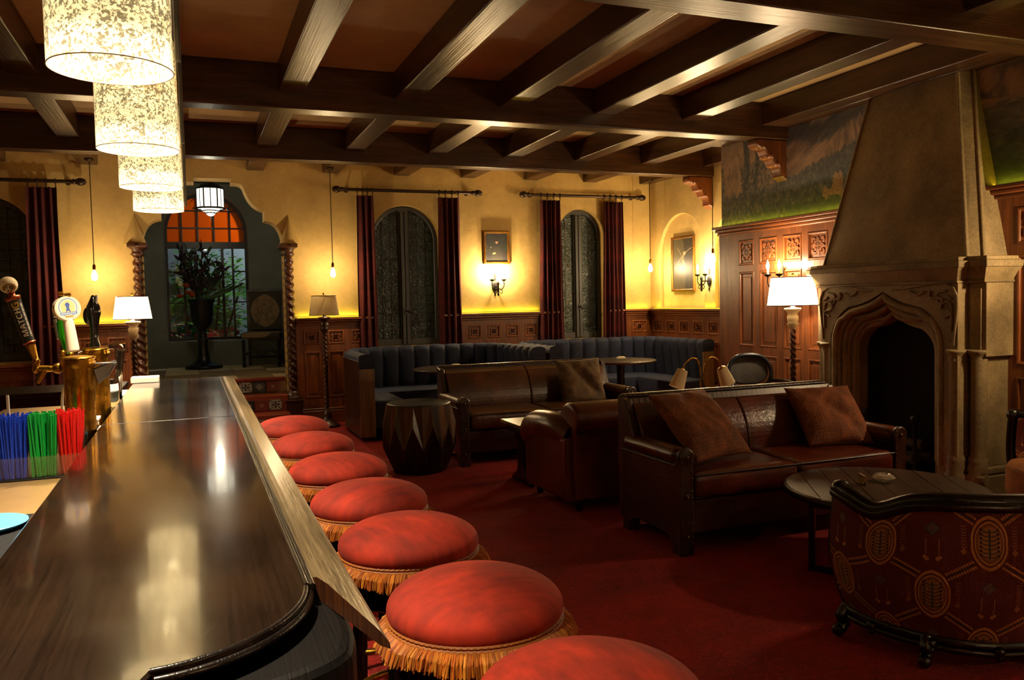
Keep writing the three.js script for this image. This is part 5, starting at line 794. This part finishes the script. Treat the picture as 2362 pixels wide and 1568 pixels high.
// ---------------------------------------------------------------- channel-tufted benches
function bench(label, x0, x1, zf, zb, rc) {
  const t = thing('curved_bench', label, 'bench', [(x0 + x1) / 2, 0, 0], 0, 'curved blue benches'), hw = (x1 - x0) / 2, path = new THREE.CurvePath();
  // plan of the outer back line, from the left front round to the right front
  const L = (a, b) => path.add(new THREE.LineCurve3(V3(a[0], 0, a[1]), V3(b[0], 0, b[1])));
  L([-hw, zf], [-hw, zb + rc]); path.add(new THREE.QuadraticBezierCurve3(V3(-hw, 0, zb + rc), V3(-hw, 0, zb), V3(-hw + rc, 0, zb))); L([-hw + rc, zb], [hw - rc, zb]); path.add(new THREE.QuadraticBezierCurve3(V3(hw - rc, 0, zb), V3(hw, 0, zb), V3(hw, 0, zb + rc))); L([hw, zb + rc], [hw, zf]);
  const len = path.getLength(), n = Math.round(len / .205), T = .13, at = s => { const p = path.getPointAt(clamp(s, 0, 1)), d = path.getTangentAt(clamp(s, .0005, .9995)); return [p.x, p.z, -d.z, d.x]; };   // point, inward normal
  const prof = [[.0, .86], [.012, .915], [.05, .945], [.095, .93], [.125, .88], [.105, .70], [.075, .5], [.06, .36]];
  for (let i = 0; i < n; i++) mesh('back_channel', uvm(gridSurf(8, prof.length * 2 - 2, (u, v) => { const s = (i + u) / n, [x, z, nx, nz] = at(s), f = v * (prof.length - 1), k = Math.min(prof.length - 2, Math.floor(f)), q = f - k, d = mix(prof[k][0], prof[k + 1][0], q), y = mix(prof[k][1], prof[k + 1][1], q), b = Math.pow(Math.sin(clamp(u, .001, .999) * PI), .45), o = d * .82 + (d > .02 ? .035 * b : 0), yy = y + (y > .86 ? .012 * b - .008 : 0); return [x + nx * o, yy, z + nz * o]; })), M.navy, t);
  const strip = (o0, o1, y0, y1, mat, name, rnd) => { const N = 70; const pr = rnd ? [[o0, y0], [o1, y0], [o1 + .012, mix(y0, y1, .4)], [o1, y1 - .02], [o1 - .03, y1], [o0, y1 + .012]] : [[o0, y0], [o1, y0], [o1, y1], [o0, y1]]; mesh(name, uvm(gridSurf(N, pr.length * 3 - 3, (u, v) => { const [x, z, nx, nz] = at(u), f = v * (pr.length - 1), k = Math.min(pr.length - 2, Math.floor(f)), q = f - k; return [x + nx * mix(pr[k][0], pr[k + 1][0], q), mix(pr[k][1], pr[k + 1][1], q), z + nz * mix(pr[k][0], pr[k + 1][0], q)]; })), mat, t); };
  strip(.02, .52, .14, .43, M.navy, 'seat', true); strip(.02, .46, 0, .14, M.ebony, 'plinth', false);
  strip(-.012, .0, .05, .87, M.panelDark, 'outer_shell', false);
  const ends = [[-hw, 1], [hw, -1]]; for (const [x, s] of ends) {
    mesh('end_panel', box(.16, .74, .03, x + s * .072, .05, zf + .012, .005), M.oak, t, 'pale oak end panel'); mesh('end_cap', merge([uvm(gridSurf(10, 10, (u, v) => { const a = u * PI; return [x + s * .072 - .085 * Math.cos(a) * (s > 0 ? 1 : 1), .79 + (v) * (.13 + .03 * Math.sin(a)), zf + .03 * Math.sin(v * PI * .5 + .6) - .005]; })), box(.16, .13, .03, x + s * .072, .79, zf + .004, .014)]), M.navy, t);
    mesh('seat_end', box(.4, .29, .03, x + s * .33, .14, zf + .002, .01), M.navy, t);
  }
}
bench('blue channel-tufted curved bench with an oak end panel', 1.66, 3.82, -8.78, -10.30, .62);
bench('blue channel-tufted curved bench in the alcove corner', 3.9, 6.16, -8.78, -10.30, .62);
// ---------------------------------------------------------------- double reading lamp behind the red brown sofa
{
  const t = thing('reading_lamp', 'brass lamp with two goosenecks and cream shades behind the sofa', 'lamp', [3.83, .0, -5.6]), sh = new THREE.MeshPhysicalMaterial({ color: 0xe8d4a8, roughness: 1, transmission: .2, thickness: 0, side: THREE.DoubleSide });
  mesh('base', lathe([[0, 0], [.13, 0], [.13, .012], [.02, .03], [.012, .05], [0, .05]], 28), M.brass, t); mesh('post', merge([rod([-.015, .03, 0], [-.015, .84, 0], .008), rod([.015, .03, 0], [.015, .84, 0], .008)]), M.brass, t);
  for (const s of [-1, 1]) { mesh('gooseneck', tube([[s * .015, .82, 0], [s * .02, .92, 0], [s * .055, .99, 0], [s * .10, 1.0, 0], [s * .155, .965, 0], [s * .18, .92, 0]], .007, 30, 8), M.brass, t); const g = part('shade', t, [s * .185, .91, 0]); g.rotation.z = s * .42; mesh('cone', uvm(new THREE.CylinderGeometry(.042, .062, .15, 28, 1, true)).translate(0, -.075, 0), sh, g); mesh('cap', lathe([[0, .012], [.012, .01], [.02, 0], [.042, 0], [0, -.002]], 18), M.brass, g); }
}
// ---------------------------------------------------------------- pictures
function picture(label, w, h, tex, fm, place) {
  const t = thing('framed_picture', label, 'picture', [0, 0, 0], 0, 'framed pictures'); place(t);
  const s = shapeOf([[-w / 2, -h / 2], [w / 2, -h / 2], [w / 2, h / 2], [-w / 2, h / 2]]), b = .035; s.holes.push(shapeOf([[-w / 2 + b, -h / 2 + b], [w / 2 - b, -h / 2 + b], [w / 2 - b, h / 2 - b], [-w / 2 + b, h / 2 - b]]));
  mesh('frame', extr(s, .035, .01, 2), fm, t); mesh('canvas', new THREE.BoxGeometry(w - 2 * b + .004, h - 2 * b + .004, .012).translate(0, 0, .012), new THREE.MeshStandardMaterial({ map: tex, roughness: .45 }), t);
}
const port = canvasTex(256, 320, (c, w, h) => { c.fillStyle = '#1d1c1a'; c.fillRect(0, 0, w, h); const r = rng(4); for (let i = 0; i < 500; i++) { c.fillStyle = `rgba(${20 + r() * 36 | 0},${22 + r() * 34 | 0},${22 + r() * 30 | 0},.25)`; c.beginPath(); c.ellipse(r() * w, r() * h, 8 + r() * 30, 5 + r() * 16, r() * 3, 0, 7); c.fill(); } c.fillStyle = '#2c2924'; c.beginPath(); c.moveTo(60, h); c.quadraticCurveTo(80, 150, 132, 130); c.quadraticCurveTo(190, 150, 210, h); c.fill(); c.fillStyle = '#9a7656'; c.beginPath(); c.ellipse(132, 98, 15, 20, .1, 0, 7); c.fill(); c.fillStyle = '#28221e'; c.beginPath(); c.ellipse(132, 82, 18, 12, 0, 0, 7); c.fill(); c.fillStyle = '#8c7850'; c.beginPath(); c.ellipse(100, 226, 22, 10, -.3, 0, 7); c.fill(); c.fillStyle = '#5c5850'; c.beginPath(); c.ellipse(62, 158, 10, 9, 0, 0, 7); c.fill(); });
const fig = canvasTex(256, 512, (c, w, h) => { c.fillStyle = '#4a4430'; c.fillRect(0, 0, w, h); c.fillStyle = '#26241f'; c.beginPath(); c.moveTo(128, 0); c.lineTo(256, 0); c.lineTo(256, 512); c.lineTo(150, 512); c.quadraticCurveTo(180, 300, 128, 0); c.fill(); const r = rng(6); for (let i = 0; i < 300; i++) { c.fillStyle = `rgba(${60 + r() * 40 | 0},${54 + r() * 30 | 0},${34 + r() * 20 | 0},.10)`; c.beginPath(); c.ellipse(r() * w, r() * h, 20, 12, r() * 3, 0, 7); c.fill(); } c.strokeStyle = '#a48a62'; c.lineCap = 'round'; const S = (lw, ...p) => { c.lineWidth = lw; c.beginPath(); p.forEach(([x, y], i) => i ? c.lineTo(x, y) : c.moveTo(x, y)); c.stroke(); }; S(16, [138, 160], [118, 210], [140, 250]); S(7, [112, 180], [60, 250], [30, 300]); S(7, [150, 150], [200, 118], [235, 100]); S(9, [140, 250], [120, 300], [95, 345]); S(9, [145, 250], [150, 290], [140, 270]); S(5, [110, 170], [80, 120], [60, 90]); c.fillStyle = '#b89a70'; c.beginPath(); c.ellipse(148, 150, 17, 20, .4, 0, 7); c.fill(); });
picture('small dark portrait in a gilt frame above the wall light', .38, .45, port, M.gold, t => t.position.set(3.89, 2.215, ZB));
picture('tall gilt framed painting of a leaping pale figure in the alcove', .56, .76, fig, M.gold, t => { t.position.set(XA - .0 + .055, 1.945, -9.70); t.rotation.y = -PI / 2; });
picture('framed painting behind the panelled wall end in the alcove', .5, .62, port, M.gold, t => { t.position.set(XA + .055, 1.88, -8.37); t.rotation.y = -PI / 2; });
// ---------------------------------------------------------------- landing: urn with flowers, carved chair
{
  const t = thing('urn_stand', 'black pedestal urn on the landing in front of the garden window', 'urn', [.14, HP, -12.75]);
  mesh('pedestal', lathe([[0, 0], [.26, 0], [.26, .04], [.2, .06], [.1, .1], [.075, .2], [.06, .36], [.08, .42], [.06, .45], [0, .45]], 28), M.black, t);
  mesh('urn', lathe([[.06, .44], [.05, .52], [.045, .56], [.09, .6], [.14, .68], [.155, .78], [.165, .95], [.19, .99], [.19, 1.01], [.15, 1.0], [0, .96]], 32), M.black, t);
}
{
  const r = rng(55), leafG = (len, wd) => { const g = gridSurf(4, 8, (u, v) => { const x = (u - .5) * 2; return [x * wd * Math.sin(Math.pow(v, .8) * PI * .95 + .08), v * len, -.25 * v * v * len - Math.abs(x) * wd * .3]; }); return uvm(g); };
  const t = thing('flower_arrangement', 'tall arrangement of dark foliage and orange blooms in the black urn', 'flowers', [.14, HP + .96, -12.75]);
  const dark = new THREE.MeshStandardMaterial({ color: 0x2c1a1c, roughness: .7, side: THREE.DoubleSide }), green = new THREE.MeshStandardMaterial({ color: 0x2e4a20, roughness: .6, side: THREE.DoubleSide }), orange = new THREE.MeshStandardMaterial({ color: 0xb04a16, roughness: .6, side: THREE.DoubleSide });
  for (let i = 0; i < 16; i++) { const a = r() * 2 * PI, h = .45 + .35 * r(), sp = .12 + .25 * r(), st = [rod([0, 0, 0], [sp * Math.cos(a), h, sp * Math.sin(a) * .5], .005, 5)]; for (let k = 0; k < 14; k++) { const q = .3 + .7 * k / 13; st.push(leafG(.1 + .05 * r(), .022).rotateZ((r() - .5) * 3).rotateY(r() * 6.3).translate(sp * Math.cos(a) * q, h * q, sp * Math.sin(a) * .5 * q)); } mesh('spray', merge(st), i % 4 === 3 ? green : dark, t); }
  for (let i = 0; i < 6; i++) { const l = []; for (let k = 0; k < 14; k++) l.push(leafG(.07, .028).rotateX(.5 + .7 * r()).rotateY(k * 2.4)); mesh('bloom', merge(l).translate(-.30 + .22 * r(), .05 + .16 * r(), .12 + .1 * r()), orange, t); }
  for (let i = 0; i < 9; i++) mesh('blade_leaf', leafG(.55 + .2 * r(), .02).rotateZ(-.5 - .7 * r()).rotateY(-.5 + r()), green, t);
}
{
  const t = thing('carved_side_chair', 'carved dark chair with cream tapestry back on the landing', 'chair', [.99, HP, -12.72], -.25);
  const tap = new THREE.MeshStandardMaterial({ map: canvasTex(256, 256, (c, w) => { c.fillStyle = '#3c3428'; c.fillRect(0, 0, w, w); c.fillStyle = '#8c7450'; c.beginPath(); c.moveTo(128, 14); c.quadraticCurveTo(225, 40, 242, 128); c.quadraticCurveTo(225, 215, 128, 242); c.quadraticCurveTo(30, 215, 14, 128); c.quadraticCurveTo(30, 40, 128, 14); c.fill(); const r = rng(9); for (let i = 0; i < 120; i++) { c.fillStyle = ['#7a6442', '#9c8660', '#6a5236', '#5a4630'][r() * 4 | 0]; c.globalAlpha = .4; c.beginPath(); c.ellipse(50 + r() * 156, 50 + r() * 156, 6 + r() * 16, 3 + r() * 8, r() * 3, 0, 7); c.fill(); } }), roughness: .85 });
  mesh('back_panel', new THREE.BoxGeometry(.48, .56, .05).translate(0, .82, -.2), tap, t, 'cream diamond tapestry back'); mesh('seat', merge([box(.56, .09, .5, 0, .42, .03, .03, 'x')]), tap, t);
  for (const s of [-1, 1]) { mesh('leg', lathe([[0, 0], [.025, 0], [.03, .04], [.018, .08], [.026, .14], [.018, .2], [.026, .3], [.022, .4], [0, .4]], 12).translate(s * .25, 0, .24), M.ebony, t); mesh('leg', box(.04, 1.12, .04, s * .25, 0, -.21, .006), M.ebony, t); }
  mesh('stretcher', merge([tube([[-.25, .17, .24], [-.12, .24, .24], [0, .18, .24], [.12, .24, .24], [.25, .17, .24]], .02, 30, 8), rod([-.25, .12, -.2], [.25, .12, -.2], .015)]), M.ebony, t); mesh('crest', merge([box(.54, .04, .05, 0, 1.1, -.21, .012)]), M.ebony, t);
}
// ---------------------------------------------------------------- garden beyond the window
{
  const sd = struct('ground_garden', 'dark garden soil outside the window'); mesh('soil', boxAB([-3, .2, -17], [4, .4, ZV - .35]), new THREE.MeshStandardMaterial({ color: 0x1c1610, roughness: 1 }), sd);
  const w = thing('garden_siding', 'pale blue grey board wall across the garden', 'wall'); const m = new THREE.MeshStandardMaterial({ color: 0x8fa0a4, roughness: .7 });
  for (let i = 0; i < 44; i++) mesh('board', box(4.2, .085, .02, .4, .4 + i * .08, -15.4, .003).rotateX(0), m, w); mesh('backing', boxAB([-2, .4, -15.5], [2.8, 4, -15.42]), m, w);
  const r = rng(71), g1 = new THREE.MeshPhysicalMaterial({ color: 0x66b83e, roughness: .5, side: THREE.DoubleSide, transmission: .2, thickness: 0 }), g2 = new THREE.MeshPhysicalMaterial({ color: 0x3a8434, roughness: .5, side: THREE.DoubleSide, transmission: .2, thickness: 0 });
  const frond = (len) => { const l = []; for (let k = 0; k < 26; k++) { const q = .15 + .85 * k / 26, x = q * len * .8, y = q * len * .75 - q * q * len * .5; for (const s of [-1, 1]) { const L = .3 * len * Math.sin(PI * (.15 + .8 * q)); const g = new THREE.BufferGeometry(); g.setAttribute('position', new THREE.Float32BufferAttribute([x, y, 0, x + .014, y + .004, 0, x + L * .55, y - L * .28, s * L * .8], 3)); g.computeVertexNormals(); l.push(uvm(g)); } } l.push(tube([[0, 0, 0], [len * .4, len * .25, 0], [len * .8, len * .25, 0]], .006, 10, 5)); return merge(l); };
  for (const [x, z, n, h, lab] of [[.98, -14.1, 12, 1.2, 'feathery palm outside the right side of the garden window'], [-.42, -14.1, 12, .9, 'feathery palm outside the left side of the garden window']]) {
    const t = thing('garden_palm', lab, 'palm', [x, .4, z], 0, 'garden palms'); mesh('stem', rod([0, 0, 0], [.02, h, 0], .03, 8), M.darkWood, t);
    for (let i = 0; i < n; i++) mesh('frond', frond(.6 + .14 * r()).rotateZ(.6 - r() * .8).rotateY(i / n * 2 * PI + r() * .5).translate(.02, h, 0), i % 2 ? g1 : g2, t);
  }
  { const t = thing('garden_shrub', 'tall leafy shrub outside the middle of the garden window', 'shrub', [.3, .4, -15.02]); mesh('stem', merge([0, 1, 2, 3].map(i => rod([i * .05 - .1, 0, 0], [(i - 1.5) * .35, 1.5, .05 * i], .02, 6))), M.darkWood, t);
    const pos = []; for (let i = 0; i < 1500; i++) { const a = r() * 6.3, q = Math.sqrt(r()), x = q * .72 * Math.cos(a), z = q * .18 * Math.sin(a), y = .25 + 1.95 * r() * (1 - .25 * q * q), L = .07 + .07 * r(), b = r() * 6.3, u = (r() - .3) * .8, d = [Math.cos(b), u, Math.sin(b)], w = [-Math.sin(b) * .25, .1, Math.cos(b) * .25]; const P = [[x, y, z], [x + d[0] * L * .5 + w[0] * L, y + d[1] * L * .5 + w[1] * L, z + d[2] * L * .5 + w[2] * L], [x + d[0] * L, y + d[1] * L, z + d[2] * L], [x + d[0] * L * .5 - w[0] * L, y + d[1] * L * .5 - w[1] * L, z + d[2] * L * .5 - w[2] * L]]; pos.push(...P[0], ...P[1], ...P[2], ...P[0], ...P[2], ...P[3]); }
    const g = new THREE.BufferGeometry(); g.setAttribute('position', new THREE.Float32BufferAttribute(pos, 3)); g.computeVertexNormals(); const f = mesh('foliage', g, g1, t); f.userData.kind = 'stuff'; }
  const bl = thing('red_blossoms', 'red and white bedding flowers below the garden window', 'flowers', [.2, .4, -13.85]); const red = new THREE.MeshStandardMaterial({ color: 0xb03022, roughness: .6 });
  for (let i = 0; i < 26; i++) mesh('blossom', merge([ball(.03, (r() - .5) * 1.1, .62 + .12 * r(), (r() - .5) * .15, 8), rod([0, 0, 0], [0, .01, 0], .004, 4)]), i % 4 ? red : M.cream, bl);
  mesh('foliage', merge(Array.from({ length: 60 }, () => ball(.05 + .04 * r(), (r() - .5) * 1.2, .1 + .48 * r(), (r() - .5) * .2, 6))), g2, bl);
  const la = thing('added_garden_lamp', 'unseen post lamp added to light the garden and fanlight', 'lamp', [1.62, .4, -14.25]); mesh('post', rod([0, 0, 0], [0, 2.6, 0], .03), M.black, la); mesh('housing', lathe([[0, 2.8], [.1, 2.78], [.12, 2.7]], 16), M.black, la); mesh('bulb', ball(.05, 0, 2.66, 0, 12), new THREE.MeshStandardMaterial({ color: 0xffffff, emissive: 0xe8f0ff, emissiveIntensity: 6 }), la); bulbLight(la, [0, 2.66, 0], 7, 0xf0f4ff, 2.5);  // lamp added out of view to light the fan panes and plants
}
// chairs in the dusk behind the bar
{
  const t = thing('side_chair', 'dark wooden side chair in the shadow behind the straws', 'chair', [-2.2, 0, -8.6], .5); 
  mesh('seat', box(.45, .05, .43, 0, .43, 0, .015), M.darkWood, t); for (const [x, z, h] of [[-.2, -.19, .98], [.2, -.19, .98], [-.2, .19, .43], [.2, .19, .43]]) mesh('leg', box(.04, h, .04, x, 0, z, .006), M.darkWood, t); mesh('back_rest', merge([box(.4, .1, .025, 0, .86, -.19, .008), box(.4, .06, .025, 0, .62, -.19, .008)]), M.darkWood, t);
  const b = thing('dining_table', 'dark table in the shadow beyond the bar', 'table', [-1.15, 0, -8.4]); mesh('top', box(1.1, .05, .8, 0, .74, 0, .008, 'x'), M.darkWood, b); for (const [x, z] of [[-.5, -.35], [.5, -.35], [-.5, .35], [.5, .35]]) mesh('leg', box(.06, .74, .06, x, 0, z, .008), M.darkWood, b); mesh('apron', box(1.0, .1, .7, 0, .64, 0), M.darkWood, b);
}
scene.traverse(o => { if (o.isMesh) { o.castShadow = o.receiveShadow = true; } });
renderer.render(scene, camera);
